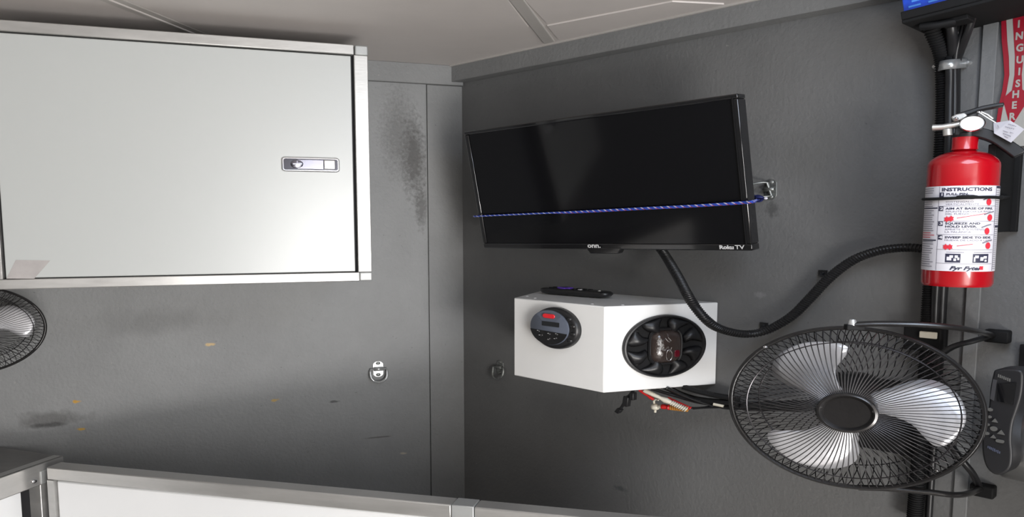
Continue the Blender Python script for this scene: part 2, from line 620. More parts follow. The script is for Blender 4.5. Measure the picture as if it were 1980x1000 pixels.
# trims
g = G(WL.frame()).box((LW_END, .399, 0), (-.0, Zc, .012))
obj('trim_1', g, M_TRIM, kind='structure', bevel=.001)
g = G(WR.frame()).box((.0, .408, 0), (RW_END, Zc, .027))
obj('trim_2', g, M_TRIM, kind='structure', bevel=.001)
g = G(WL.frame()).box((-.071, FLOOR, -.004), (.002, .399, .0005))
obj('trim_3', g, M_TRIM, kind='structure', bevel=.0006)
g = G(WR.frame()).box((.0, Zc - .004, .027), (RW_END, Zc, .031))
obj('trim_6', g, M_CEILB, kind='structure')
ut = WR.uv(1900, 200)[0]
g = G(WR.frame()).box((ut - .004, FLOOR, 0), (ut + .012, .408, .004))
obj('trim_4', g, M_TRIM, kind='structure', bevel=.001)

# ------------------------------------------------------------------ upper cabinet
CD = .28


def cab(px, py): return WL.uv(px, py, CD)


s0 = cab(3, 500)[0]
s1 = cab(688, 300)[0]
s2 = cab(715, 300)[0]
zt, zti = cab(350, 66)[1], cab(350, 88)[1]
zbi, zb = cab(350, 533.5)[1], cab(350, 551)[1]
zt = .409; zti = .3865; zbi = -.1195; zb = -.141
tr = s2 - s1
t = thing('wall_cabinet', WL.at((s0 + s2) / 2, zb, CD / 2), 'white gloss wall cabinet in an aluminium frame with a chrome latch, hung below the ceiling', 'cabinet')
Wf = WL.frame()
g = G(Wf).box((s0 - .02, zb + .004, .001), (s2 - .004, zt - .004, CD - .026))
obj('body', g, M_WHITE, t, bevel=.001)
g = G(Wf).box((s0, zbi - .003, CD - .026), (s1, zti + .003, CD - .010))
obj('door_gap', g, M_GAP, t).name = 'door_gap_backing'  # near-black sheet behind the door, makes the gap round it dark
door = obj('door', G(Wf).box((s0 + .0035, zbi + .002, CD - .02), (s1 - .0045, zti - .003, CD - .001)), M_DOOR, t, bevel=.0012)
obj('rail', G(Wf).box((s0 - .02, zti, CD - .026), (s1 + .0005, zt, CD)), M_ALU, t, bevel=.0012, label='top aluminium rail')
obj('rail', G(Wf).box((s0 - .02, zb, CD - .026), (s1 + .002, zbi, CD)), M_ALU, t, bevel=.0012, label='bottom aluminium rail')
obj('stile', G(Wf).box((s1, zbi, CD - .026), (s2, zti, CD)), M_ALU, t, bevel=.0012)
obj('stile', G(Wf).box((s0 - .022, zbi, CD - .026), (s0, zti, CD)), M_ALU, t, bevel=.0012)
for z0_, z1_ in ((zti, zt), (zb, zbi)):
    obj('corner_joint', G(Wf).box((s1 + .002, z0_, CD - .027), (s2 + .0005, z1_, CD - .0004)), M_ALUD, t, bevel=.002)
# latch
lu, lv = cab(601, 318.5)
m = WL.frame(lu, lv, CD - .001)
lt = obj('latch', G(m).prism(rrect(.088, .0335, .006), 0, .0035), M_CHROME, door, bevel=.0015, label='chrome paddle latch')
# rim and paddle share the latch's own level
g = G(m)
g.prism(rrect(.080, .026, .004), .003, .0052)
obj('latch_recess', G(m).prism(rrect(.082, .0255, .004), .0025, .0040), mat('latch_dark', (.05, .05, .06), .2, metal=.8), door)
g = G(m)
for k in range(12):
    x0 = -.020 + k * .0035
    z_ = .0045 + .0022 * math.sin(PI * k / 11)
    g.box((x0, -.010, .003), (x0 + .0036, .010, z_))
obj('latch_paddle', g, mat('smoked_chrome', (.30, .30, .36), .16, metal=1), door)
obj('latch_tip', G(m).prism(rrect(.018, .022, .002, .028, 0), .003, .0085), M_CHROME, door, bevel=.0015)
g = G(m)
g.lathe([(0, .0085), (.0075, .0085), (.0092, .0075), (.0098, .003)], 28, m=m @ fr(V3(-.021, 0, 0), (1, 0, 0), (0, 1, 0)))
g.box((-.0275, -.0010, .0084), (-.0145, .0010, .0089))
obj('latch_lock', g, mat('lock_steel', (.35, .35, .42), .22, metal=1), door)
# tape residue
q = [cab(*p) for p in ((30, 503), (97, 504), (66, 539), (12, 539))]
obj('tape_residue', G(Wf).prism(q, CD - .0012, CD - .0006), M_TAPE, t, label='greyed patch of old tape on lower left corner')

# ------------------------------------------------------------------ low cabinets (bottom edge of the view)
HT = -.574
tip = zhit(119, 881, HT)
lft = zhit(0, 922, HT)
dA = unit(tip - lft)
A0 = lft - dA * .30
nA = unit(np.cross(dA, UP))       # towards the camera side
if nA @ (-lft) < 0: nA = -nA
t = thing('low_cabinet', (A0 + tip) / 2 + V3(0, 0, FLOOR - HT), 'grey-topped low cabinet with a wide aluminium lip, at the bottom left corner', 'cabinet')
wallpt = WL.at(WL.uv(*[60, 820])[0], 0, .001)
back1 = WL.at((tip - CO) @ WL.X - .012, 0, .002)
back0 = WL.at((A0 - CO) @ WL.X - .10, 0, .002)
back1, back0 = zhit(60, 871.5, HT), zhit(-120, 846, HT)
pt = [A0, tip, back1, back0]
obj('top', G().prism([(p[0] - nA[0] * 0.001, p[1] - nA[1] * 0.001) for p in pt], HT - .025, HT - .002), M_TOPG, t, bevel=.001)
fA = fr(tip + V3(0, 0, 0), dA, UP)          # local x along edge, y up, z = dA x up
sgn = 1 if np.cross(dA, UP) @ nA > 0 else -1


def abox(x0, x1, y0, y1, z0, z1):
    a, b_ = sorted((z0 * sgn, z1 * sgn))
    return G(fA).box((x0, y0, a), (x1, y1, b_))


LA = np.linalg.norm(tip - A0)
g = join(abox(-LA, 0, -.052, 0, 0, .004), abox(-LA, 0, -.004, 0, -.016, .004), abox(-LA, -.03, -.052, -.048, -.02, .004))
obj('edge_lip', g, M_ALU, t, bevel=.0015)
obj('panel', abox(-LA, -.075, FLOOR - HT + .05, -.0525, -.016, -.008), M_WHITE, t)
obj('panel_shadow_gap', abox(-.076, -.045, FLOOR - HT + .05, -.052, -.03, -.02), M_GAP, t).name = 'shadow_gap_strip'  # near-black strip standing in for the shade between panel and stile
obj('stile', abox(-.048, -.008, FLOOR - HT, -.050, -.03, .003), M_ALU, t, bevel=.0015)
obj('corner_joint', abox(-.048, -.010, -.050, -.018, .003, .0062), M_ALUD, t, bevel=.001)
sp = fA @ np.array([-.060, -.036, .004 * sgn, 1])
g = G(fr(sp[:3], dA, UP))
g.lathe([(0, .004), (.003, .0036), (.0055, .002), (.0065, 0)] if sgn > 0 else [(0, -.004), (.003, -.0036), (.0055, -.002), (.0065, 0)], 16)
obj('screw', g, M_CHROME, t)
obj('side_panel', G().prism([(p[0], p[1]) for p in (tip, back1, back1 - dA * .015, tip - dA * .015)], FLOOR, HT - .025), M_WHITE, t)
obj('base_rail', abox(-LA, -.048, FLOOR - HT, FLOOR - HT + .05, -.03, .0), M_ALU, t)

# right-hand unit
r0, r1 = zhit(140, 895, HT), zhit(1285, 999, HT)
dB = unit(r1 - r0)
fB = fr(r0, dB, UP)
nB = unit(np.cross(dB, UP))      # points to the camera?
sB = 1 if nB @ (-r0) > 0 else -1
LB = np.linalg.norm(r1 - r0) + .10


def bbox(x0, x1, y0, y1, z0, z1, m=fB):
    a, b_ = sorted((z0 * sB, z1 * sB))
    return G(m).box((x0, y0, a), (x1, y1, b_))


def along(px, py):
    return (zhit(px, py, HT) - r0) @ dB


p0, p1 = along(884, 965), along(926, 969)
t = thing('panel_divider', r0 + dB * LB / 2 + V3(0, 0, FLOOR - HT), 'long low white panelled unit in aluminium framing, crossing the bottom of the view', 'cabinet')
x0 = -.022
W_ = .030
obj('rail', bbox(x0, p0 - .0008, -.031, 0, 0, W_), M_ALU, t, bevel=.0018, label='left aluminium top rail')
obj('rail', bbox(p1 + .0008, LB, -.031, 0, 0, W_), M_ALU, t, bevel=.0018, label='right aluminium top rail')
obj('post', bbox(p0, p1, FLOOR - HT, .0006, 0, W_ + .0004), M_ALUD, t, bevel=.0012, label='grey aluminium centre post')
obj('post', bbox(x0, x0 + .012, FLOOR - HT, -.0315, 0, W_), M_ALU, t)
obj('post', bbox(LB - .03, LB, FLOOR - HT, -.0315, 0, W_), M_ALU, t)
obj('panel', bbox(x0 + .013, p0 - .0008, FLOOR - HT + .03, -.033, .006, W_ - .005), M_WHITE, t, bevel=.003)
obj('panel', bbox(p1 + .0008, LB - .031, FLOOR - HT + .03, -.033, .006, W_ - .005), M_WHITE, t, bevel=.003)
obj('rail', bbox(x0 + .012, p0, FLOOR - HT, FLOOR - HT + .03, 0, W_), M_ALU, t)
obj('rail', bbox(p1, LB - .03, FLOOR - HT, FLOOR - HT + .03, 0, W_), M_ALU, t)

# ------------------------------------------------------------------ television
S = .955
tc = V3(.12665, 1.31539, .09231) * S
yaw, tilt, roll, tw, th = -.76525, .13316, .02464, .5505 * S, .3222 * S
X_ = V3(math.cos(yaw), math.sin(yaw), 0)
N_ = np.cross(X_, UP)
U_ = UP * math.cos(tilt) + N_ * math.sin(tilt)
X2 = X_ * math.cos(roll) + U_ * math.sin(roll)
U2 = U_ * math.cos(roll) - X_ * math.sin(roll)
TV = Plane(X2, tc, U2)
fT = fr(tc, X2, U2)
t = thing('television', tc - U2 * th / 2, 'flat black television tilted forward on the wall, blue cord tied across it', 'television')
hw, hh = tw / 2, th / 2
b = .009
g = G(fT)
g.box((-hw, hh - b, -.022), (hw, hh, 0))
g.box((-hw, -hh, -.022), (hw, -hh + b * 1.5, 0))
g.box((-hw, -hh + b * 1.5, -.022), (-hw + b, hh - b, 0))
g.box((hw - b, -hh + b * 1.5, -.022), (hw, hh - b, 0))
obj('bezel', g, M_BLKG, t, bevel=.0015)
obj('screen', G(fT).box((-hw + b, -hh + b * 1.5, -.018), (hw - b, hh - b, -.0022)), M_SCREEN, t)
g = G(fT).box((-hw + .004, -hh + .004, -.030), (hw - .004, hh - .004, -.018))
obj('back_housing', g, M_BLK, t, bevel=.004)
u, v = TV.uv(1166, 480)
g = G(fT).prism([(u - .034, -hh + .004), (u + .036, -hh + .004), (u + .028, -hh - .010), (u - .026, -hh - .010)], -.012, .0015)
obj('badge_tab', g, M_BLKG, t, bevel=.001)
u, v = TV.uv(1150, 475)
obj('lettering', text_g('onn.', .0150, TV.frame(u, v, .0019), bold=.03), M_PRINTW, t, smooth=0)
u, v = TV.uv(1407, 478.5)
g1 = text_g('Roku', .0105, TV.frame(u - .0015, v, .0004), bold=.05)
u, v = TV.uv(1430.5, 478.5)
g2 = text_g('TV', .0115, TV.frame(u, v, .0004), bold=.02)
obj('lettering', g1, M_PRINTW, t, smooth=0)
obj('lettering', g2, M_PRINTW, t, smooth=0)
# edge glint strips (clear moulding along both sides)
obj('side_moulding', G(fT).box((hw - .0085, -hh + .01, -.001), (hw - .0065, hh - .004, .0006)), M_BLKG, t)
# wall mount: runs from the housing back into the wall
cu, cv = (tc - CO) @ WR.X, tc[2]
g = G(WR.frame(cu, cv, 0))
g.box((-.06, -.05, 0), (.06, .05, .006))
g.box((-.015, -.03, .006), (.015, .03, .046))
obj('wall_mount', g, M_BLKM, t)

# ------------------------------------------------------------------ speaker box on the right wall
sr = WR.uv(1387, 665)[0]


def box_corner(L):
    return WR.at(sr, 0, 0) - LX * L


lo_, hi_ = .05, .4
for _ in range(40):
    L_ = (lo_ + hi_) / 2
    P = box_corner(L_)
    d = ray(1168, 675)
    if P[0] / P[1] > d[0] / d[1]: lo_ = L_
    else: hi_ = L_
NC = box_corner(L_)                 # near vertical edge
boff = (NC - CO) @ WR.N
bz1 = at_depth_of(1168, 593, NC[0], NC[1])
bz0 = at_depth_of(1168, 760, NC[0], NC[1])
Fl = WR.hit(994, 650, boff)         # far vertical edge of the radio face
ls = (Fl - CO) @ WR.X
ns = (NC - CO) @ WR.X
bl = ls - (sr - ns)                 # mirrored end face
poly = [WR.at(bl, 0, .001), WR.at(ls, 0, boff), WR.at(ns, 0, boff), WR.at(sr, 0, .001)]
BX = thing('speaker_box', (WR.at((ls + ns) / 2, bz0, boff / 2)), 'white angled box with a round marine radio and side speakers, fixed to the right wall', 'speaker')
obj('enclosure', G().prism([(p[0], p[1]) for p in poly], bz0, bz1), M_WHITEB, BX, bevel=.0015)
for (px, py) in ((1019, 573), (1035, 577), (1145, 588), (1204, 590)):
    p = zhit(px, py, bz1)
    g = G(fr(p, (1, 0, 0), (0, 1, 0))).lathe([(0, .0014), (.002, .0012), (.0033, 0)], 14)
    obj('screw', g, M_WHITECAP, BX)
# radio
ru, rv = WR.uv(1079, 634, boff)
RF = WR.frame(ru, rv, boff)
rr_ = .0475
g = G(RF).lathe([(0, .0), (rr_, .0), (rr_, .005), (rr_ * .985, .008), (rr_ * .93, .0105), (rr_ * .86, .0115), (0, .0115)], 64)
rad = obj('radio_housing', g, M_BLK, BX, label='round black radio housing')
fx = -.0062
fm = RF @ fr(V3(fx, .0015, .0113), (1, 0, 0), (0, 1, 0))
rf = .0395
g = G(fm).lathe([(0, 0), (rf, 0), (rf, .0025), (rf - .001, .0032), (0, .0032)], 56)
obj('radio_face', g, M_FACE, BX)
g = G(fm)
n = 28
lower = [(rf * .985 * math.cos(a), rf * .985 * math.sin(a)) for a in [math.radians(190 + k * (155) / n) for k in range(n + 1)]]
g.prism(lower, .0031, .0038)
obj('button_panel', g, M_BLKG, BX)
obj('red_button', G(fm).prism(rrect(.025, .0100, .0045, .001, .0265), .003, .0052), M_REDBTN, BX, bevel=.001)
obj('display_window', G(fm).prism(rrect(.036, .0105, .001, .004, .0085), .003, .0036), M_LCD, BX)
for (x, y, r) in ((-.021, -.011, .003), (-.015, -.019, .0035), (0.001, -.0145, .0035), (.001, -.0245, .0033), (.017, -.013, .003), (.015, -.0215, .0032)):
    m2 = fm @ fr(V3(x, y, .0038), (1, 0, 0), (0, 1, 0))
    obj('radio_button', G(m2).lathe([(0, .0014), (r * .7, .0012), (r, 0)], 14), M_BLK, BX)
g = G(fm)
for (x, y) in ((-.021, -.009), (.001, -.0125), (.001, -.0265), (.017, -.011), (-.017, -.019), (.014, -.0225)):
    g.box((x - .0014, y - .0004, .0052), (x + .0014, y + .0004, .0056))
obj('button_marks', g, M_PRINTW, BX)
for k, a in enumerate((38, 14, -10, -34)):
    rk = rr_ * .855
    m2 = RF @ fr(V3(rk * math.cos(math.radians(a)), rk * math.sin(math.radians(a)), .0105), (1, 0, 0), (0, 1, 0))
    obj('side_button', G(m2).lathe([(0, .0035), (.0028, .0032), (.0042, .002), (.0048, 0)], 18), M_BLK if k != 1 else M_BLKMET, BX)
# right speaker
EF = Plane(LX, NC)
eu, ev = EF.uv(1284, 669)
SM = EF.frame(eu, ev, 0)
RS = .0700


def speaker(M, parent):
    g = G(M).lathe([(RS, 0), (RS, .004), (RS - .0015, .0062), (RS - .004, .0066), (RS - .006, .005), (RS - .0075, .001)], 72)
    obj('speaker_ring', g, M_BLK, parent)
    g = G(M).lathe([(RS - .006, .0045), (RS - .010, .0022), (RS * .6, .0014), (.02, .0008), (0, .0008)], 72)
    obj('speaker_cone', g, M_BLKM, parent)
    for k in range(8):
        a = 2 * PI * (k + .45) / 8
        c, s_ = math.cos(a), math.sin(a)
        # a raised petal between ring and centre, curling like a scoop
        vs, fs = [], []
        nu, nv = 9, 7
        for i in range(nu):
            rr = RS * (.46 + .44 * i / (nu - 1))
            for j in range(nv):
                w_ = (j / (nv - 1) - .5)
                wid = (.016 + .020 * math.sin(PI * i / (nu - 1) * .5) ** 2) * (1 if i else .8)
                x, y = rr, w_ * wid + .006 * math.sin(i / (nu - 1) * PI)
                zz = .0035 + .0075 * math.cos(w_ * PI) * math.sin(PI * (.12 + .80 * i / (nu - 1))) + (-.002 if i == 0 else 0)
                vs.append((x * c - y * s_, x * s_ + y * c, zz))
        for i in range(nu - 1):
            for j in range(nv - 1):
                q = i * nv + j
                fs.append((q, q + nv, q + nv + 1, q + 1))
        ob = obj('petal', G(M).add(vs, fs), M_BLK, parent, smooth=60)
        sm = ob.modifiers.new('thick', 'SOLIDIFY')
        sm.thickness = .002
        sm.offset = -1
    for a in (38, 142, 218, 322):
        m2 = M @ fr(V3(RS * .86 * math.cos(math.radians(a)), RS * .86 * math.sin(math.radians(a)), .004), (1, 0, 0), (0, 1, 0))
        obj('screw', G(m2).lathe([(0, .0012), (.0022, .001), (.0032, 0)], 12), M_BLKM, parent)
    M = M @ np.diag([.84, 1.22, 1, 1])
    sq = lambda a: 1 / ((abs(math.cos(a)) ** 3.6 + abs(math.sin(a)) ** 3.6) ** (1 / 3.6))
    g = G(M).lathe([(.034, .001), (.0345, .0045), (.0325, .0065), (.030, .006), (.0285, .003)], 72, shape=sq)
    obj('pod_frame', g, M_BLK, parent)
    g = G(M).lathe([(.0300, .0045), (.0285, .009), (.024, .0125), (.014, .015), (.006, .0158), (0, .016)], 64, shape=sq)
    obj('centre_dome', g, M_DOME, parent, label='glossy smoked brown centre dome')
    g = G(M).prism(rrect(.011, .013, .003, .016, -.012), .012, .0158)
    obj('red_mark', g, mat('smoked_red', (.12, .006, .015), .2, coat=.5), parent, bevel=.001)
    g = G(M)
    g.tube([(-.001 + .006 * math.cos(a_), -.014 + .010 * math.sin(a_), .0168) for a_ in [k * PI / 8 for k in range(16)]], .0006, 6, True)
    g.tube([(-.016, -.004, .0155), (-.011, .004, .0162), (-.009, -.006, .0162), (-.003, .002, .0168), (0, -.008, .0168), (.004, .0, .0165)], .0006, 6)
    g.tube([(-.014, .012, .0160), (-.008, .017, .015), (-.003, .011, .0165)], .0006, 6)
    g.tube([(-.002, .018, .0145), (.003, .012, .0163), (-.001, .010, .0165)], .0006, 6)
    obj('raised_script', g, M_CHROME, parent, label='thin silver flourishes on the dome')


speaker(SM, BX)
# left speaker (edge only shows)
LPl = Plane(poly[1] - poly[0], poly[0])
um = np.linalg.norm(poly[1] - poly[0]) / 2
g = G(LPl.frame(um, ev, 0)).lathe([(0, .012), (.03, .014), (RS - .01, .010), (RS - .002, .008), (RS, .004), (RS, 0)], 48)
obj('speaker_ring', g, M_BLK, BX, label='far side black speaker')
# remote control
a_, b__ = zhit(1052, 568, bz1), zhit(1172, 577.5, bz1)
rd = unit(b__ - a_)
rc = (a_ + b__) / 2 + np.cross(UP, rd) * .004
RM = fr(rc + V3(0, 0, .002), rd, np.cross(UP, rd))
RL = np.linalg.norm(b__ - a_) * 1.10
t = thing('remote_control', rc, 'black remote control with a purple directional pad, lying on the white speaker box', 'remote')
out = rrect(RL, .031, .014, n=8)
g = G(RM)
n = len(out)
prof = [(.80, 0.0), (.95, .002), (1.0, .007), (.99, .011), (.93, .0135), (.80, .0145)]
vs = [(x * k, y * (k if k > .9 else k), z) for k, z in prof for x, y in out]
fs = [tuple(range(n - 1, -1, -1)), tuple((len(prof) - 1) * n + i for i in range(n))]
fs += [(j * n + i, j * n + (i + 1) % n, (j + 1) * n + (i + 1) % n, (j + 1) * n + i) for j in range(len(prof) - 1) for i in range(n)]
obj('casing', g.add(vs, fs), M_BLK, t)
g = G(RM)
g.prism(rrect(.028, .013, .003, -.022, 0), .014, .0175)
g.prism(rrect(.013, .022, .003, -.022, 0), .014, .0175)
obj('directional_pad', g, M_PURPLE, t, bevel=.001)
for k, (x, y) in enumerate(((-.048, .005), (-.048, -.005), (.002, .006), (.002, -.006), (.014, .006), (.014, -.006), (.026, .006), (.026, -.006))):
    g = G(RM).prism(rrect(.008, .006, .0025, x, y), .014, .0162)
    obj('button', g, mat('silver_key', (.5, .5, .5), .3) if k == 5 else M_BLKM, t)
g = G(RM @ fr(V3(RL * .36, -.004, .0140), (1, 0, 0), (0, 1, 0))).lathe([(0, .0025), (.002, .0022), (.003, 0)], 12)
obj('button', g, M_SIGNW, t, label='small white round key')

# cables and plugs below the box
def wpt(px, py, off): return WR.hit(px, py, off)


t = thing('plug_cables', wpt(1290, 770, .03), 'loose red and cream audio plugs and thin leads hanging under the speaker box', 'cables')


def lead(name, pts, r, m, parent, seg=8, n=10, label=None):
    return obj(name, G().tube(spline([wpt(*p) for p in pts], n), r, seg), m, parent, label=label)


lead('black_lead', [(1260, 752, .07), (1300, 764, .05), (1350, 778, .035), (1400, 784, .02), (1440, 786, .018)], .0035, M_BLK, t)
lead('black_lead', [(1290, 750, .08), (1330, 768, .05), (1370, 782, .03), (1410, 790, .02), (1445, 790, .018)], .003, M_BLK, t)
lead('black_lead', [(1320, 748, .05), (1350, 757, .04), (1385, 765, .03), (1430, 772, .02)], .006, M_BLKM, t)
lead('black_lead', [(1340, 790, .03), (1370, 787, .03), (1400, 778, .02), (1430, 778, .02)], .0025, M_BLK, t)
lead('grey_sleeve', [(1380, 781, .030), (1390, 783, .028), (1399, 785, .026)], .0038, M_CREAM, t)


def plug(a, b, r0, r1, m, name, spring=None):
    A, B = wpt(*a), wpt(*b)
    d = unit(B - A)
    Lp = np.linalg.norm(B - A)
    pts = [A + d * Lp * k for k in (0, .08, .35, .6, .8, 1)]
    obj(name, G().tube(pts, [r0 * .8, r0, r0, r0 * .8, r1, r1 * .7], 12), m, t)
    if spring is not None:
        q = [B + d * k * .0035 for k in range(8)]
        g = G()
        for p in q:
            g.tube([p, p + d * .0020], r1 * .92, 12)
        g.tube([B, B + d * .026], [r1 * .7, r1 * .5], 10)
        obj('strain_relief', g, spring, t)


plug((1245, 755, .085), (1298, 779, .066), .0045, .0062, M_CREAM, 'cream_plug', M_CREAM)
plug((1236, 754, .080), (1264, 773, .072), .0030, .0036, M_REDP, 'red_plug')
plug((1279, 786, .062), (1297, 788, .058), .0058, .0066, M_REDP, 'red_plug', M_ORANGE)
obj('plug_core', G().tube([wpt(1268, 787, .062), wpt(1281, 786.5, .062)], .0040, 12), M_CREAM, t)
plug((1290, 770, .060), (1306, 777, .055), .0036, .0040, M_REDP, 'red_plug', M_REDP)
lead('black_lead', [(1285, 747, .05), (1320, 764, .04), (1360, 774, .03), (1430, 780, .02)], .0065, M_BLKM, t)
lead('black_lead', [(1318, 788, .05), (1350, 789, .04), (1390, 788, .025), (1430, 786, .02)], .002, M_BLKM, t)
P = wpt(1267, 787, .062)
g = G(fr(P, WR.X, UP))
g.ball((0, 0, 0), .0075)
g.tube([(-.002, .006, 0), (-.003, .013, 0), (.001, .018, 0), (.006, .017, 0)], .0018, 8)
g.tube([(0, -.005, 0), (0, -.013, 0)], .002, 8)
obj('cream_cap', g, M_CREAM, t)
t = thing('black_connectors', wpt(1208, 775, .06), 'black wire connector pair hanging under the near corner of the speaker box', 'connector')
for nm, (px, py), w_, h_, tl in (('connector', (1212, 776), .010, .024, .1), ('connector', (1224, 766), .008, .018, 0), ('connector_tip', (1197, 794), .008, .012, .5)):
    p = wpt(px, py, .075)
    c_, s_ = math.cos(-tl), math.sin(-tl)
    m2 = fr(p, WR.X * c_ + UP * s_, -WR.X * s_ + UP * c_)
    obj(nm, G(m2).box((-w_ / 2, -h_ / 2, -.005), (w_ / 2, h_ / 2, .005)), M_BLK, t, bevel=.001)
lead('black_lead', [(1224, 748, .08), (1223, 758, .077), (1212, 770, .075), (1203, 786, .075), (1197, 794, .075)], .0028, M_BLK, t)

# ------------------------------------------------------------------ ribbed conduits
def ribbed(pts, r, n=24, pitch=.0042, seg=12):
    sp = spline(pts, n)
    # resample by length
    d = [0]
    for i in range(1, len(sp)): d.append(d[-1] + np.linalg.norm(sp[i] - sp[i - 1]))
    tot = d[-1]
    N = int(tot / pitch) * 4
    out, rad = [], []
    j = 0
    A = np.array(sp)
    D_ = np.array(d)
    for k in range(N + 1):
        q = tot * k / N
        out.append(V3(*[np.interp(q, D_, A[:, c]) for c in range(3)]))
        rad.append(r if k % 4 in (0, 1) else r * .86)
    return G().tube(out, rad, seg)


cpx = [(1268, 470, .03), (1285, 492, .04), (1308, 530, .075), (1335, 580, .12), (1365, 618, .115), (1395, 637, .085), (1440, 646, .05), (1482, 639, .03), (1530, 612, .022), (1565, 578, .018), (1604, 537, .018), (1650, 503, .018), (1700, 485, .018), (1750, 479, .018), (1786, 481, .018)]
CP = thing('corrugated_conduit', wpt(1440, 646, .02), 'thick black corrugated conduit looping from under the television to the right', 'conduit')
obj('conduit', ribbed([wpt(*p) for p in cpx], .0082), M_BLK, CP)
for (px, py, x2, y2) in ((1478, 629, 1484, 640), (1592, 528, 1604, 540)):
    a_, b__ = wpt(px, py, .003), wpt(x2, y2, .018)
    g = G()
    u1, v1 = WR.uv(px, py, 0)
    g.box((-.006, -.006, 0), (.006, .006, .003), m=WR.frame(u1, v1, 0))
    g.tube([WR.at(u1, v1, .002), WR.at(u1 + .002, v1 - .004, .014), b__], .0022, 8)
    g.ball((0, 0, .003), .003, m=WR.frame(u1, v1, 0))
    obj('clip', g, M_BLK, CP)

T2 = thing('cable_loom', wpt(1790, 900, .01) * 1.0, 'vertical bundle of black cables strapped to the wall behind the fire extinguisher', 'cables')
paths = [([(1795, 30, .05), (1803, 60, .045), (1818, 95, .03), (1824, 125, .02), (1826, 200, .016), (1822, 290, .016), (1812, 420, .016), (1800, 560, .016), (1795, 640, .016), (1788, 760, .016), (1778, 880, .016), (1768, 1010, .016)], .0098, 'conduit'),
         ([(1835, 30, .05), (1840, 60, .045), (1842, 95, .03), (1843, 125, .02), (1844, 200, .016), (1841, 290, .016), (1832, 420, .016), (1822, 560, .016), (1818, 640, .016), (1810, 760, .016)], .0062, 'cable'),
         ([(1885, 15, .05), (1872, 60, .04), (1857, 100, .025), (1850, 128, .016), (1849, 200, .008), (1846, 290, .008), (1836, 420, .008), (1826, 560, .008), (1812, 760, .008), (1795, 1010, .008)], .0045, 'cable'),
         ([(1812, 35, .03), (1822, 70, .03), (1832, 100, .02), (1836, 125, .03), (1836, 180, .026), (1833, 290, .024), (1820, 440, .024), (1810, 560, .024), (1806, 660, .02)], .0050, 'cable'),
         ([(1868, 20, .04), (1860, 60, .035), (1850, 95, .03), (1846, 125, .026)], .0030, 'cable')]
for pts, r, nm in paths:
    g = ribbed([wpt(*p) for p in pts], r, 10, .0042, 10) if nm == 'conduit' else G().tube(spline([wpt(*p) for p in pts], 8), r, 10)
    obj(nm, g, M_BLKM if nm == 'conduit' else M_BLK, T2)
# strap clamp
u0, v0 = WR.uv(1812, 132, .0)
u1, v1 = WR.uv(1870, 122, .0)
u0, u1 = WR.uv(1812, 130, 0)[0], WR.uv(1868, 124, 0)[0]
vv = WR.uv(1840, 126, 0)[1]
hp_ = spline([WR.hit(*p) for p in ((1808, 133, .0015), (1811, 131, .018), (1820, 127, .033), (1834, 124.5, .036), (1849, 123.5, .030), (1861, 122.5, .012), (1869, 122, .0015))], 4)
vs, fs = [], []
for p in hp_:
    vs += [p - UP * .008, p + UP * .008]
fs = [(2 * i, 2 * i + 1, 2 * i + 3, 2 * i + 2) for i in range(len(hp_) - 1)]
st = obj('strap_clamp', G().add(vs, fs), M_ZINC, T2, smooth=60, label='bright steel strap clamp')
sm = st.modifiers.new('thick', 'SOLIDIFY'); sm.thickness = .0012; sm.offset = 0
for uu in (u0 - .001, u1 + .002):
    g = G(WR.frame(uu, vv, .001)).lathe([(0, .005), (.003, .0045), (.0045, .002), (.005, -.001)], 14)
    obj('screw', g, M_ZINC, T2)
obj('cable_tag', G(WR.frame(*WR.uv(1795, 648, .03), .028)).box((-.010, -.006, 0), (.010, .006, .004)), M_CREAM, T2, bevel=.001, label='cream cable tag')
obj('junction_block', G(WR.frame(*WR.uv(1797, 652, .0), .0)).box((-.022, -.022, 0), (.022, .022, .027)), M_BLKM, T2, bevel=.002)

# ------------------------------------------------------------------ shelf with blue box, top right
o_ = .10
ua, va = WR.uv(1744, 46, o_)
uc = ua + .42
_tl = math.radians(7.0)
TF = WR.frame(ua, va, 0) @ np.array([[math.cos(_tl), -math.sin(_tl), 0, 0], [math.sin(_tl), math.cos(_tl), 0, 0], [0, 0, 1, 0], [0, 0, 0, 1]]) @ fr(V3(-ua, -va, 0), (1, 0, 0), (0, 1, 0))
t = thing('wall_bracket_tray', WR.at(ua + .2, va, .05), 'black wall tray at the top right corner with a blue box standing on it', 'shelf')
g = G(TF)
g.box((ua, va, 0), (uc, va + .006, o_))
g.box((ua, va + .006, o_ - .005), (uc, va + .020, o_))
g.box((ua, va + .006, 0), (ua + .005, va + .020, o_ - .005))
obj('tray', g, M_BLKM, t, bevel=.001)
g = G(TF)
g.tube([(ua + .012, va - .004, o_ - .02), (ua + .03, va - .008, o_ - .022), (ua + .045, va - .006, o_ - .03)], .006, 10)
g.box((ua + .03, va - .008, .05), (ua + .06, va, .075))
obj('under_clips', g, M_BLKM, t, bevel=.001)
ub, vb = WR.uv(1752, 20, o_ - .008)
t = thing('blue_box', WR.at(ub + .12, va + .006, .05), 'bright blue box with pale blue printed blocks, standing in the black tray', 'box')
btop = va + .05
obj('carton', G(TF).box((ub, va + .0065, .012), (ub + .30, btop, o_ - .008)), M_BLUEB, t, bevel=.001)
g = G(TF)
for k in range(14):
    for j in range(5):
        x, y = ub + .006 + k * .021 + (j % 2) * .004, va + .026 + j * .008
        if y + .004 < btop and x < ub + .28:
            g.box((x, y, o_ - .0082), (x + random.uniform(.008, .016), y + .003, o_ - .0076))
obj('printed_blocks', g, M_BLUEL, t, label='pale blue print')

# ------------------------------------------------------------------ extinguisher sign on the wall
SO = .0035
def suv(px, py): return WR.uv(px, py, SO)


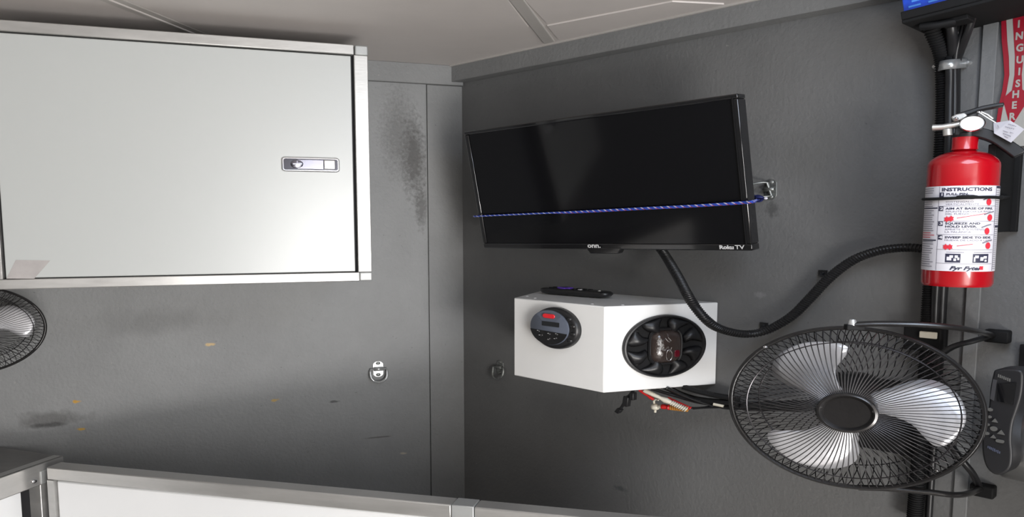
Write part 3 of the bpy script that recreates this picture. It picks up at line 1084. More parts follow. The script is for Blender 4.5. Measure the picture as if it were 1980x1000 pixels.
t = thing('extinguisher_sign', WR.hit(1965, 285, SO), 'red and white arrow sign spelling EXTINGUISHER downwards, on the wall at the right edge', 'sign')
vtop = .40
cxs = WR.uv(1972, 100, SO)[0]


def edge(pys, pxs, n=4): return [suv(x, y) for x, y in zip(pxs, pys)]


YS = [-60, 0, 40, 80, 110, 145, 175, 205, 240, 285]
E1 = [1937, 1937, 1936, 1937, 1940, 1942, 1938, 1931, 1926, 1924]
E2 = [1945, 1946, 1946, 1948, 1951, 1952, 1947, 1940, 1934, 1932]
E3 = [1958, 1959, 1959, 1961, 1963, 1962, 1957, 1950, 1944, 1942]
lft1, lft2, lft3 = edge(YS, E1), edge(YS, E2), edge(YS, E3)
mir = lambda pts: [(2 * cxs - (x - cxs) * 1.0 - cxs + 0, y) for x, y in pts]
mir = lambda pts: [(2 * cxs - x, y) for x, y in pts][::-1]


def sband(L, R, z0, z1):
    g = G(WR.frame())
    for i in range(len(L) - 1):
        g.prism([L[i], L[i + 1], R[i + 1], R[i]], z0, z1)
    return g


clampv = lambda pts: [(x, min(y, vtop)) for x, y in pts]
lft1, lft2, lft3 = clampv(lft1), clampv(lft2), clampv(lft3)
rt = lambda pts: [(2 * cxs - x, y) for x, y in pts]
obj('backing', sband(lft1, rt(lft1), .0005, .0035), M_SIGNR, t, smooth=0)
obj('white_field', sband(lft2, rt(lft2), .0035, .0039), M_SIGNW, t, smooth=0)
NB = 7
shL = [p for p in lft3[:NB]]
obj('arrow_shaft', sband(shL, rt(shL), .0039, .0043), M_SIGNR, t, smooth=0)
tipp = suv(1964, 247)
wl_, wr_ = suv(1938, 207), None
sh_ = lft3[NB - 1]
obj('arrow_head', G(WR.frame()).prism([(wl_[0], sh_[1] - .012), (sh_[0], sh_[1]), (2 * cxs - sh_[0], sh_[1]), (2 * cxs - wl_[0], sh_[1] - .012), (cxs - .004, tipp[1])], .0039, .0043), M_SIGNR, t, smooth=0)
gs = []
for ch, px, py in (('E', 1967, -16), ('X', 1968, 5), ('T', 1969, 26), ('I', 1970, 47), ('N', 1971, 70), ('G', 1972, 93), ('U', 1972, 116), ('I', 1971, 139), ('S', 1968, 162), ('H', 1964, 183), ('E', 1961, 204), ('R', 1957, 226)):
    u, v = WR.uv(px, py, .0045)
    if v < vtop - .01:
        gs.append(text_g(ch, .0165, WR.frame(u, v, .0044), bold=.04, sx=.62))
obj('lettering', join(*gs), M_SIGNW, t, smooth=0)

# ------------------------------------------------------------------ fire extinguisher
ey = .885
ed = ray(1857, 420)
ex = ed[0] / ed[1] * ey
er = .0355
ax = V3(ex, ey, 0)
toc = unit(V3(-ex, -ey, 0))
right = np.cross(UP, toc)          # viewer's right
right = right if right[0] > 0 else -right


def ez(py, front=True):
    q = ax + (toc * er if front else 0)
    d = ray(1857, py)
    return d[2] * q[1] / d[1]


zb_, zs_, zn0, zn1 = ez(556), ez(318), ez(286), ez(266, False)
t = thing('fire_extinguisher', V3(ex, ey, zb_), 'red fire extinguisher with a white instruction label, black strap and round gauge', 'extinguisher')
EFm = fr(V3(ex, ey, 0), right, UP)     # x viewer right, y up, z to the camera
# lathe is about local z, so make a frame with z up
EZ = fr(V3(ex, ey, 0), right, -toc)
H = zs_ - zb_
dome = [(er * math.cos(a), zs_ + (zn0 - zs_) * math.sin(a)) for a in [PI / 2 * k / 10 for k in range(9)]]
prof = [(0, zb_ + .004), (er * .8, zb_ + .001), (er * .95, zb_), (er, zb_ + .005), (er, zs_)] + dome[1:] + [(.0135, zn0 + .001), (.0128, zn0 + .004), (.0128, zn1), (0, zn1)]
obj('cylinder', G(EZ).lathe(prof, 64), M_RED, t, smooth=40)


def onc(a, z, rad):
    """point on the cylinder: angle a (0 faces the camera, + to viewer's right)"""
    return V3(ex, ey, 0) + right * math.sin(a) * rad + toc * math.cos(a) * rad + UP * z


def patch(a0, a1, z0, z1, rad, n=None):
    n = max(n or 2, int(abs(a1 - a0) / .06))
    vs, fs = [], []
    for i in range(n + 1):
        a = a0 + (a1 - a0) * i / n
        vs += [onc(a, z0, rad), onc(a, z1, rad)]
    fs = [(2 * i, 2 * i + 2, 2 * i + 3, 2 * i + 1) for i in range(n)]
    g = G()
    g.v, g.f = vs, fs
    return g


def pa(px, py=440):
    cx = 1859.5 - (py - 360) * .052
    s_ = max(-1, min(1, (px - cx) / 72.5))
    return math.asin(s_)


def ctext(s_, px0, py, hpx, bold=0.0, shear=0.0, sx=1.0, align='LEFT', rad=.0007):
    a0 = pa(px0, py)
    z0_ = ez(py)
    size = (ez(py - hpx / 2) - ez(py + hpx / 2)) / .72
    def bend(x, y, z): return onc(a0 + x / er, z0_ + y, er + rad)
    return text_g(s_, size, None, bold=bold, shear=shear, align=align, bend=bend, sx=sx, res=2)


L0, L1 = ez(525), ez(359)
lab = obj('label', patch(-1.75, 1.75, L0, L1, er + .0004, 40), M_LABEL, t, smooth=60, label='white instruction label with black and red print')
rows = [('INSTRUCTIONS', 1822, 366.5, 6.6, .045, 1.12, 0)]
gb = [ctext('INSTRUCTIONS', 1821, 366.5, 6.6, bold=.035, sx=.98)]
for s_, py in (('PULL PIN.', 375.3), ('AIM AT BASE OF FIRE.', 403.5), ('SQUEEZE AND', 432.5), ('HOLD LEVER.', 438.5), ('SWEEP SIDE TO SIDE.', 459.5)):
    gb.append(ctext(s_, 1829.5 - (py - 375) * .03, py, 4.0, bold=.03, sx=1.12))
gb.append(ctext('Fyr Fyter', 1836, 519, 7.0, bold=.045, shear=.35, sx=1.02))
for q_ in gb: obj('lettering', q_, M_INK, lab, smooth=0)
gb = []
for s_, py in (('SOSTENGALO', 390.5), ('VERTICALMENTE', 395.3), ('APUNTE HACIA LA BASE', 409.3), ('DEL FUEGO', 414), ('APRIETE Y SOSTENGA', 444), ('LA PALANCA', 449), ('MUEVA DE LADO A LADO', 465)):
    gb.append(ctext(s_, 1829 - (py - 375) * .03, py, 3.2, bold=.0, sx=1.16))
for q_ in gb: obj('lettering', q_, M_INKG, lab, smooth=0)
# number squares with pale digits
g = []
gd = []
for k, py in enumerate((376, 403.5, 432.5, 459.5)):
    px = 1816 - (py - 376) * .03
    g.append(patch(pa(px, py), pa(px + 9, py), ez(py + 4.5), ez(py - 4.5), er + .0006, 2))
    gd.append(ctext(str(k + 1), px + 2.3, py, 5.2, bold=.03, sx=1.35, rad=.0009))
# pictograms
for px in (1828, 1880):
    g.append(patch(pa(px, 500), pa(px + 29, 500), ez(508), ez(491), er + .0006, 3))
for py, a, b__ in ((402, 1784, 1813), (465.5, 1782, 1810)):
    g.append(patch(pa(a + 1, py), pa(b__, py), ez(py + 1.2), ez(py - 1.2), er + .0006, 3))
g.append(patch(pa(1923, 362), 1.7, ez(364), ez(359.5), er + .0006, 3))
g.append(patch(pa(1921, 438), 1.7, ez(440), ez(436), er + .0006, 3))
obj('print_blocks', join(*g), M_INK, lab, smooth=0, kind='stuff')
for q_ in gd: obj('lettering', q_, M_LABEL, lab, smooth=0)
# pictogram drawings (bags and wood / crossed appliance)
g = []
for px, sh in ((1828, ((3, 504, 12, 497), (8, 499, 15, 494), (16, 505, 21, 500), (18, 499, 24, 494), (23, 503, 27, 498))), (1880, ((2, 506, 5, 497), (4, 499, 11, 494), (14, 504, 20, 497), (20, 500, 26, 495), (22, 506, 26, 502)))):
    for (x0_, y0_, x1_, y1_) in sh:
        g.append(patch(pa(px + x0_, 500), pa(px + x1_, 500), ez(y0_), ez(y1_), er + .0008, 2))
obj('pictograms', join(*g), M_LABEL, lab, smooth=0, kind='stuff')
# ruled lines
g = []
for py in (398.5, 428, 454, 483, 510):
    g.append(patch(pa(1813 - (py - 400) * .03, py), pa(1921 - (py - 400) * .05, py), ez(py + .35), ez(py - .35), er + .0006, 10))
sv = lambda px, y0, y1: patch(pa(px, (y0 + y1) / 2), pa(px + .9, (y0 + y1) / 2), ez(y1), ez(y0), er + .0006, 2)
g += [sv(1815.5, 360, 400), sv(1813, 400, 455), sv(1811.5, 455, 524), sv(1921, 360, 440), sv(1918, 440, 524)]
obj('ruled_lines', join(*g), M_INKG, lab, smooth=0, kind='stuff')
# fine print column
g, g2 = [], []
for k in range(36):
    py = 363 + k * 4.4
    if abs(py - 402) < 3 or abs(py - 465.5) < 3 or py > 521 or 374 < py < 386: continue
    xa = 1786 - (py - 360) * .045
    q = patch(pa(xa, py), pa(xa + random.uniform(17, 25), py), ez(py + .65), ez(py - .65), er + .0006, 4)
    (g2 if 448 < py < 461 else g).append(q)
for k in range(40):
    py = 368 + k * 4
    if py > 521: break
    g.append(patch(pa(1924 - (py - 360) * .05, py), pa(1924 - (py - 360) * .05, py) + .25, ez(py + .5), ez(py - .5), er + .0006, 2))
for px in (1822, 1874):
    g.append(patch(pa(px + 8, 488), pa(px + 42, 488), ez(488.6), ez(487.6), er + .0006, 3))
obj('fine_print', join(*g), M_INKG, lab, smooth=0, kind='stuff')


def blob(px, py, rx, ry, n=12, jag=0):
    a0, z0_ = pa(px, py), ez(py)
    ra = rx / 72.5 / max(.35, math.cos(a0))
    rz = ry / 1037 * ey
    vs = [onc(a0, z0_, er + .0009)]
    for k in range(n):
        a = 2 * PI * k / n
        j = 1 + jag * (1 if k % 2 else -1)
        vs.append(onc(a0 + ra * j * math.cos(a), z0_ + rz * j * math.sin(a), er + .0009))
    g = G()
    g.v = vs
    g.f = [(0, 1 + k, 1 + (k + 1) % n) for k in range(n)]
    return g


for px, py in ((1909, 391), (1911, 421), (1906, 447), (1908, 475)):
    g2.append(blob(px, py, 4.6, 6.2))
for px, py in ((1831, 424), (1839, 423), (1829, 478), (1837, 478)):
    g2.append(blob(px, py, 5, 5, 12, .22))
g2.append(blob(1896, 518, 4, 4, 8, .2))
for (xa, ya, xb, yb) in ((1850, 422, 1904, 413), (1850, 476, 1880, 472)):
    g2.append(G().tube([onc(pa(xa + (xb - xa) * k / 5, ya), ez(ya + (yb - ya) * k / 5), er + .0004) for k in range(6)], .0005, 5))
obj('red_print', join(*g2), M_INKR, lab, smooth=0, kind='stuff')
g = []
for px, py in ((1909, 384), (1911, 412), (1906, 437), (1908, 467)):
    g.append(G().tube([onc(pa(px - 10, py), ez(py + 3), er + .0006), onc(pa(px, py), ez(py - 1), er + .0006), onc(pa(px + 7, py), ez(py - 3), er + .0006)], .0008, 5))
obj('valve_drawings', join(*g), M_INKG, lab, smooth=0, kind='stuff')
# strap
zst = ez(381.5)
g = G()
ring = [onc(2 * PI * k / 48, zst - .001 + .0008 * math.sin(4 * PI * k / 48), er + .0016) for k in range(48)]
g.tube(ring, .0024, 8, True)
g.tube([onc(-.12, zst, er + .002), onc(.0, zst, er + .0032), onc(.28, zst, er + .0032), onc(.40, zst, er + .002)], [.0024, .0033, .0033, .0024], 8)
g.tube([onc(1.35, zst, er + .002), WR.at(*WR.uv(1955, 381, 0)[:2], .012)], .003, 8)
obj('strap', g, M_BLKM, t)
# bracket plate between bottle and wall
bu = (V3(ex, ey, 0) - CO) @ WR.X
pd_ = (V3(ex, ey, 0) - CO) @ WR.N
g = G(WR.frame(bu, 0, 0))
g.box((.006, ez(450), .0), (.034, ez(275), .008))
g.box((.020, ez(450), .008), (.028, ez(275), pd_ - er * .3))
g.box((-.012, ez(300), .026), (.028, ez(275), pd_ - er * .9)) if False else None
obj('bracket', g, M_BLKM, t, bevel=.001)
# valve head. local frame x right, y up, z to camera through the axis
def ep(px, py, zc=0.0):
    """point seen at the pixel, on the camera-facing plane through the axis moved zc towards the camera"""
    d = ray(px, py)
    c = V3(ex, ey, 0) + toc * zc
    k = (c @ toc) / (d @ toc)
    return d * k


g = G(EZ).lathe([(0, zn1 - .002), (.0125, zn1 - .002), (.0125, zn1 + .006), (.0095, zn1 + .010), (.0095, zn1 + .030), (0, zn1 + .032)], 32)
obj('valve_body', g, M_BLK, t)
g = G()
g.tube([ep(1860, 240), ep(1840, 243, .004), ep(1822, 246, .004), ep(1803, 247, .004)], [.008, .0048, .0046, .0050], 14)
g.tube([ep(1803.5, 247, .004), ep(1802, 247.1, .004)], .0036, 14)
obj('nozzle', g, M_VALVE, t)
g = G()
g.tube([ep(1832, 250, .004), ep(1833, 262, .004)], .0050, 10)
obj('nozzle_boss', g, M_VALVE, t)
gc = ep(1880, 239, .022)
GM = fr(gc, right, UP * math.cos(-.15) + toc * math.sin(-.15) * 0)
g = G(GM).lathe([(.0, -.016), (.0118, -.016), (.0125, -.002), (.0122, .001), (.0112, .0018), (.0108, .0002)], 40)
obj('gauge_rim', g, M_CHROME, t)
obj('gauge_face', G(GM).lathe([(0, .0008), (.0108, .0006), (.0110, -.001)], 40), M_GAUGE, t)
# carrying handle (lower) and lever (upper)


def bar(pts, half_w, half_t, m, nm, parent, label=None):
    g = G()
    P = [ep(*p) for p in pts]
    n = len(P)
    for i in range(n - 1):
        pass
    vs, fs = [], []
    for i in range(n):
        T_ = unit(P[min(i + 1, n - 1)] - P[max(i - 1, 0)])
        S_ = toc
        N2 = unit(np.cross(S_, T_))
        hw_ = half_w[i] if hasattr(half_w, '__len__') else half_w
        ht_ = half_t[i] if hasattr(half_t, '__len__') else half_t
        for a, b2 in ((-1, -1), (1, -1), (1, 1), (-1, 1)):
            vs.append(P[i] + S_ * a * hw_ + N2 * b2 * ht_)
    for i in range(n - 1):
        for k in range(4):
            k2 = (k + 1) % 4
            fs.append((i * 4 + k, i * 4 + k2, i * 4 + 4 + k2, i * 4 + 4 + k))
    fs += [(3, 2, 1, 0), tuple((n - 1) * 4 + k for k in range(4))]
    g.v, g.f = vs, fs
    return obj(nm, g, m, parent, bevel=.0012, label=label)


sp1 = spline([(1846, 257, 0), (1870, 256, 0), (1895, 258, 0), (1925, 268, 0), (1950, 284, 0), (1972, 300, 0)], 4)
bar(sp1, .011, [.006 if i < 4 else .0072 for i in range(len(sp1))], M_BLK, 'carrying_handle', t)
bar([(1848, 228, 0), (1862, 222, 0), (1880, 216, 0), (1900, 210, 0), (1920, 206, 0), (1941, 202.5, 0)], .0085, [.0035, .0035, .003, .003, .003, .0022], M_BLK, 'lever', t)
bar([(1842, 232, .004), (1853, 228, .004), (1868, 222, .004)], .007, [.004, .0055, .003], M_VALVE, 'lever_pivot', t)
g = G()
for px, py in ((1849, 229), (1893, 217)):
    g.ball((0, 0, 0), .0026, m=fr(ep(px, py, .012), right, UP))
obj('rivet', g, M_CHROME, t).name = 'rivets'
g = G()
g.tube([ep(1893, 217, .013), ep(1905, 225, .013), ep(1918, 233, .014), ep(1926, 238, .014)], .0011, 6)
g.tube([ep(1896, 216, .012), ep(1910, 222, .012), ep(1920, 230, .013)], .0014, 6)
obj('pull_pin_tie', g, M_VALVE, t)
# tag
A, B, C_, D2 = ep(1918, 233, .014), ep(1952, 234, .017), ep(1981, 253, .012), ep(1954, 276, .018)
E_ = ep(1927, 259, .02)
g = G()
th_ = toc * .0006
pts = [ep(1921, 238, .014), ep(1953, 233, .017), ep(1981, 250, .012), ep(1955, 276, .018), ep(1922, 258, .018)]
n = 5
g.v = [p for p in pts] + [p + th_ for p in pts]
g.f = [tuple(range(n - 1, -1, -1)), tuple(range(n, 2 * n))] + [(i, (i + 1) % n, n + (i + 1) % n, n + i) for i in range(n)]
tg = thing('inspection_tag', ep(1950, 276, .015), 'creased white paper tag with faint typed lines, tied to the extinguisher valve', 'tag')
obj('paper', g, M_TAG, tg, smooth=0)
g = G()
for k, (xa, ya, xb, yb) in enumerate(((1950, 240, 1966, 245), (1944, 245, 1962, 250), (1940, 253, 1950, 256), (1940, 258, 1956, 264), (1953, 256, 1960, 258), (1942, 263, 1950, 267), (1929, 242, 1931, 247))):
    nseg = 5
    for s_ in range(nseg):
        f0, f1 = s_ / nseg, (s_ + .65) / nseg
        g.tube([ep(xa + (xb - xa) * f0, ya + (yb - ya) * f0, .0195), ep(xa + (xb - xa) * f1, ya + (yb - ya) * f1, .0195)], .00045, 4)
obj('typed_lines', g, M_INKG, tg)

# ------------------------------------------------------------------ fans
def fan(c, R, az, pitch, name, label, phase=0.0, hub=.242, wires=100, group=None):
    """c centre of the rim; axis points az (deg, in plan) and pitch down"""
    a, p = math.radians(az), math.radians(pitch)
    Nn = V3(math.cos(a) * math.cos(p), math.sin(a) * math.cos(p), -math.sin(p))
    Xn = unit(np.cross(UP, Nn))
    Yn = np.cross(Nn, Xn)
    Mx = fr(c, Xn, Yn)
    t = thing(name, c - UP * R, label, 'fan', group)
    rim = obj('rim', G(Mx).torus(R, R * .026, 0, 96, 10), M_BLKMET, t)
    rim2 = obj('rim_band', G(Mx).lathe([(R * 1.0, -R * .05), (R * 1.012, -R * .045), (R * 1.012, R * .02), (R * 1.0, R * .03)], 96), M_BLK, t)
    dep = R * .35
    hr = R * hub
    fg = obj('front_guard', G(Mx).torus(R * .83, R * .007, R * .185, 80, 6), M_WIRE, t)
    g = G(Mx)
    for k in range(wires):
        th0 = 2 * PI * k / wires
        pts = []
        for i in range(9):
            f = i / 8
            r = hr * .92 + (R - hr * .92) * f
            z = dep * math.cos(f ** 1.6 * PI / 2) + .0
            th1 = th0 + .10 * (1 - f)
            pts.append((r * math.cos(th1), r * math.sin(th1), z))
        g.tube(pts, R * .0052, 5, caps=False)
    obj('grille_wires', g, M_WIREF, fg, kind='stuff')
    bg = obj('rear_guard', G(Mx).torus(R * .80, R * .007, -R * .27, 80, 6), M_WIRE, t)
    g = G(Mx)
    for k in range(int(wires * .8)):
        th0 = 2 * PI * k / int(wires * .8)
        for tw_ in (-.11, .13):
            pts = []
            for i in range(6):
                f = i / 5
                r = R * .72 + (R - R * .72) * math.sin(f * PI / 2)
                z = -R * .33 * math.cos(f * PI / 2)
                th1 = th0 + tw_ * (1 - f)
                pts.append((r * math.cos(th1), r * math.sin(th1), z))
            g.tube(pts, R * .0045, 4, caps=False)
    for k in range(60):
        th0 = 2 * PI * k / 60
        pts = [(R * (.22 + .5 * f) * math.cos(th0 + .35 * f), R * (.22 + .5 * f) * math.sin(th0 + .35 * f), -R * .35) for f in (0, .25, .5, .75, 1)]
        g.tube(pts, R * .0045, 4, caps=False)
    obj('grille_wires', g, M_WIRE, bg, kind='stuff')
    # centre cap
    g = G(Mx).lathe([(0, dep + R * .000), (hr * .74, dep + R * .004), (hr * .80, dep + R * .018)], 56)
    cap = obj('hub_cap', g, M_MOTOR, t)
    g = G(Mx).lathe([(hr * .78, dep), (hr * .80, dep + R * .020), (hr * .88, dep + R * .034), (hr * .96, dep + R * .026), (hr, dep + R * .004), (hr * .98, dep - R * .02)], 56)
    obj('hub_ring', g, M_HUBRING, t)
    # blades
    prof = [(.18, -24), (.34, -20), (.50, -25), (.64, -34), (.75, -37), (.82, -30), (.86, -15), (.86, 0), (.83, 12), (.75, 23), (.62, 29), (.45, 31), (.30, 36), (.18, 40)]
    for k in range(3):
        cen = phase + 120 * k
        sp_ = spline([(r * R * math.cos(math.radians(cen + a_)), r * R * math.sin(math.radians(cen + a_)), a_) for r, a_ in prof], 5)
        zf = lambda x, y, a_: R * (-.02 - .0032 * a_ * (math.hypot(x, y) / R) / .8)
        n = len(sp_)
        # strips between the two edges for a smooth twisted sheet
        h = n // 2
        left_, right_ = sp_[:h + 1], sp_[h:][::-1]
        vs, fs = [], []
        mcols = 7
        nr = min(len(left_), len(right_))
        L2 = [left_[int(i * (len(left_) - 1) / (nr - 1))] for i in range(nr)]
        R2 = [right_[int(i * (len(right_) - 1) / (nr - 1))] for i in range(nr)]
        for i in range(nr):
            for j in range(mcols):
                q = L2[i] + (R2[i] - L2[i]) * j / (mcols - 1)
                vs.append((q[0], q[1], zf(q[0], q[1], q[2]) + R * .015 * math.sin(PI * j / (mcols - 1))))
        for i in range(nr - 1):
            for j in range(mcols - 1):
                q = i * mcols + j
                fs.append((q, q + 1, q + mcols + 1, q + mcols))
        bo = obj('blade', G(Mx).add(vs, fs), M_BLADE, t, smooth=60)
        sm = bo.modifiers.new('thick', 'SOLIDIFY'); sm.thickness = .0012
    g = G(Mx).lathe([(0, R * .09), (hr * .55, R * .085), (hr * .85, R * .05), (hr * .95, -R * .02), (hr * .9, -R * .12)], 40)
    obj('blade_hub', g, M_BLKMET, t)
    g = G(Mx).lathe([(R * .10, -R * .13), (R * .30, -R * .30), (R * .36, -R * .37), (R * .36, -R * .62), (R * .30, -R * .74), (0, -R * .78)], 40)
    obj('motor_housing', g, M_BLK, t)
    return t, Mx


fy = .875
fd = ray(1643, 787)
fc = fd * (fy / fd[1])
FR = .1305
t, FM = fan(fc, FR, 243.5, -6, 'wall_fan', 'large black round fan with silver blades bracketed to the wall, below the extinguisher', phase=9)
# u-bracket arms
topP = yhit(1648, 628, fy)
botP = yhit(1660, 943, fy)


def fpt(px, py, off): return WR.hit(px, py, off)


g = G()
pts = spline([topP, yhit(1700, 626, .865), yhit(1780, 628, .85), yhit(1850, 634, .845), yhit(1890, 641, .86), WR.hit(1918, 648, .012)], 8)
g.tube(pts, .0046, 12)
obj('bracket_arm', g, M_BLKMET, t)
pts = spline([botP, yhit(1720, 945, .87), yhit(1790, 951, .86), yhit(1840, 957, .855), yhit(1870, 955, .87), WR.hit(1895, 945, .012)], 8)
obj('bracket_arm', G().tube(pts, .0046, 12), M_BLKMET, t)
g = G().tube(spline([WR.hit(1915, 650, .014), WR.hit(1880, 660, .03), WR.hit(1840, 672, .04), WR.hit(1800, 700, .045)], 6), .0045, 10)
obj('brace', g, M_BLK, t)
g = G().tube(spline([WR.hit(1893, 940, .014), WR.hit(1880, 915, .03), WR.hit(1860, 890, .04), WR.hit(1830, 850, .045)], 6), .0045, 10)
obj('brace', g, M_BLK, t)
for (px, py) in ((1924, 648), (1896, 943)):
    u, v = WR.uv(px, py, 0)
    obj('mounting_foot', G(WR.frame(u, v, 0)).box((-.008, -.011, 0), (.018, .011, .016)), M_BLKM, t, bevel=.002)
P = yhit(1648, 627, fy)
g = G(fr(P, (1, 0, 0), (0, 1, 0))).lathe([(0, .008), (.003, .008), (.0045, .005), (.005, -.002), (0, -.002)], 18)
obj('pivot_bolt', g, M_ZINC, t)
obj('pivot_tab', G(fr(yhit(1652, 631, fy), (1, 0, 0), (0, 0, 1))).box((-.010, -.006, -.005), (.010, .003, .005)), M_BLKM, t, bevel=.001)
for (px, py) in ((1480, 671), (1825, 688), (1811, 910)):
    g = G(fr(yhit(px, py, fy - .004), (1, 0, 0), (0, 0, 1)))
    g.ball((0, 0, 0), .0025)
    obj('rim_clip', g, M_CHROME, t)
# rear arm seen through the cage on the left
mo = FM @ np.array([0, 0, -FR * .60, 1])
g = G().tube([mo[:3], WR.hit(1560, 785, .03), WR.hit(1440, 786, .018)], [.010, .012, .010], 10)
obj('rear_cable_sleeve', g, M_BLK, t)
# wall plate carrying the motor
g = G(WR.frame(*WR.uv(1700, 800, 0), 0)).box((-.05, -.07, 0), (.05, .07, .01))
obj('wall_plate', g, M_BLKM, t, bevel=.002)
wpc = WR.at(*WR.uv(1700, 800, 0), .01)
obj('motor_arm', G().tube([mo[:3], wpc], .014, 12), M_BLK, t)

# smaller fan under the cabinet at the left edge
f2 = WL.hit(-60, 640, .10)
R2_ = .084 / 1037 * 1 * 0 + 87 / 1037 * f2[1]
d2 = -f2
az2 = math.degrees(math.atan2(d2[1], d2[0]))
t2, F2M = fan(f2, R2_ * 1.0, az2, 4, 'small_wall_fan', 'smaller black caged fan cut off by the left edge, under the white cabinet', phase=20, wires=90)
mo = F2M @ np.array([0, 0, -R2_ * .70, 1])
hp = WL.at(*WL.uv(-60, 640, 0), 0)
obj('motor_arm', G().tube([mo[:3], hp], .012, 12), M_BLK, t2)
obj('wall_plate', G(WL.frame(*WL.uv(-60, 640, 0), 0)).box((-.03, -.04, 0), (.03, .04, .008)), M_BLKM, t2, bevel=.001)

# ------------------------------------------------------------------ lashing rings
def lash_ring(pl, px, py, w_, label, m=M_ZINC, ang=-90, out=12, grp='lashing rings screwed to the walls', off=0.0):
    u, v = pl.uv(px, py, off)
    base = pl.frame(u, v, off)
    a = math.radians(ang + 90)
    c_, s_ = math.cos(a), math.sin(a)
    t = thing('lashing_ring', pl.at(u, v - w_, off), label, 'ring', grp)
    k = w_ / .034
    plate = []
    for i in range(24):
        an = 2 * PI * i / 24
        x = .0105 * k * math.cos(an)
        y = .011 * k * math.sin(an)
        plate.append((x, y + (.012 * k if y > 0 else -.014 * k)))
    g = G(base).prism(plate, 0, .0018)
    obj('plate', g, m, t, bevel=.0004)
    # strap over the straight bar of the ring
    g = G(base)
    vs, fs = [], []
    for i in range(13):
        q = PI * i / 12
        y = -.0065 * k * math.cos(q)
        z = .0018 + .0075 * k * math.sin(q)
        vs += [(-.009 * k, y, z), (.009 * k, y, z)]
    fs = [(2 * i, 2 * i + 1, 2 * i + 3, 2 * i + 2) for i in range(12)]
    o = obj('clip_strap', g.add(vs, fs), m, t, smooth=60)
    sm = o.modifiers.new('thick', 'SOLIDIFY'); sm.thickness = .0012
    for y in (.017 * k, -.018 * k):
        g = G(base @ fr(V3(0, y, .0018), (1, 0, 0), (0, 1, 0))).lathe([(0, .0016), (.003 * k, .0014), (.005 * k, 0)], 14)
        obj('screw', g, M_ZINCD, t)
    # D ring in its own plane, hinged on the bar
    hw_ = w_ / 2
    pts = [(-hw_ * .95, 0), (-hw_, -.008 * k), (-hw_ * .98, -.018 * k)]
    for i in range(1, 10):
        q = PI * i / 10
        pts.append((-hw_ * .98 * math.cos(q), -.018 * k - .020 * k * math.sin(q)))
    pts += [(hw_ * .98, -.018 * k), (hw_, -.008 * k), (hw_ * .95, 0)]
    o_ = math.radians(out)
    P3 = []
    for x, y in pts:
        X2_, Y2_, Z2_ = x, y * math.cos(o_), -y * math.sin(o_)
        P3.append((X2_ * c_ - Y2_ * s_, X2_ * s_ + Y2_ * c_, .0055 + Z2_))
    o = obj('ring', G(base).tube(P3, .0027 * k, 10, True), m, t)
    return t


lash_ring(WL, 731, 713, .0335, 'steel lashing ring on the left wall, below and right of the white cabinet', out=10)
lash_ring(WR, 968, 710, .0300, 'steel lashing ring on the right wall just left of the speaker box', m=M_ZINCD, out=9)
lash_ring(WR, 1491, 366, .0300, 'steel lashing ring right of the television, with the blue cord tied to it', m=M_ZINCD, ang=-168, out=48)

# ------------------------------------------------------------------ blue cord
def tvp(px, py, off): return TV.hit(px, py, off)


ctrl = [WR.hit(946, 421, .012), tvp(921, 418.5, -.022), tvp(917, 418.3, -.006), tvp(925, 418, .004), tvp(1000, 414.5, .004), tvp(1120, 409, .004), tvp(1240, 402.5, .004), tvp(1340, 397.5, .0045), tvp(1430, 391.5, .005), tvp(1454, 389.5, .004), WR.hit(1462, 387, .040), WR.hit(1470, 383, .030)]
line = spline(ctrl, 10)
A = np.array(line)
dl = np.concatenate([[0], np.cumsum(np.linalg.norm(np.diff(A, axis=0), axis=1))])
NS = 900
q = np.linspace(0, dl[-1], NS)
cl = np.stack([np.interp(q, dl, A[:, i]) for i in range(3)], 1)
BC = thing('braided_rope', WR.hit(1180, 406, .05), 'thin blue and white braided cord stretched across the television screen', 'rope')
TT = np.gradient(cl, axis=0)
TT /= np.linalg.norm(TT, axis=1)[:, None]
N0 = np.cross(TT, UP)
N0 /= np.linalg.norm(N0, axis=1)[:, None]
B0 = np.cross(TT, N0)
for k, (mm, nm) in enumerate(((M_BLUE, 'blue_strand'), (M_BLUE, 'blue_strand'), (M_CORDW, 'white_strand'), (M_BLUE, 'blue_strand'))):
    ph = 2 * PI * k / 4
    th_ = q / .0115 * 2 * PI * 1.0 + ph
    rr = .0010
    pts = cl + N0 * (np.cos(th_) * rr)[:, None] + B0 * (np.sin(th_) * rr)[:, None]
    obj(nm, G().tube(list(pts), .00115, 5), mm, BC)
# doubled cord for the right half
half = cl[int(NS * .40):int(NS * .955)]
hq = q[int(NS * .40):int(NS * .955)]
hN, hB = N0[int(NS * .40):int(NS * .955)], B0[int(NS * .40):int(NS * .955)]
shift = np.array([0, 0, 1]) * (-.0022)
for k, (mm, nm) in enumerate(((M_BLUE, 'blue_strand'), (M_CORDR, 'red_strand'), (M_BLUE, 'blue_strand'))):
    th_ = hq / .0115 * 2 * PI + 2 * PI * k / 3
    ease = np.clip(np.linspace(0, 8, len(hq)), 0, 1)[:, None]
    pts = half + shift * ease + hN * (np.cos(th_) * .001)[:, None] + hB * (np.sin(th_) * .001)[:, None]
    obj(nm, G().tube(list(pts), .0010 if k != 1 else .0006, 5), mm, BC)
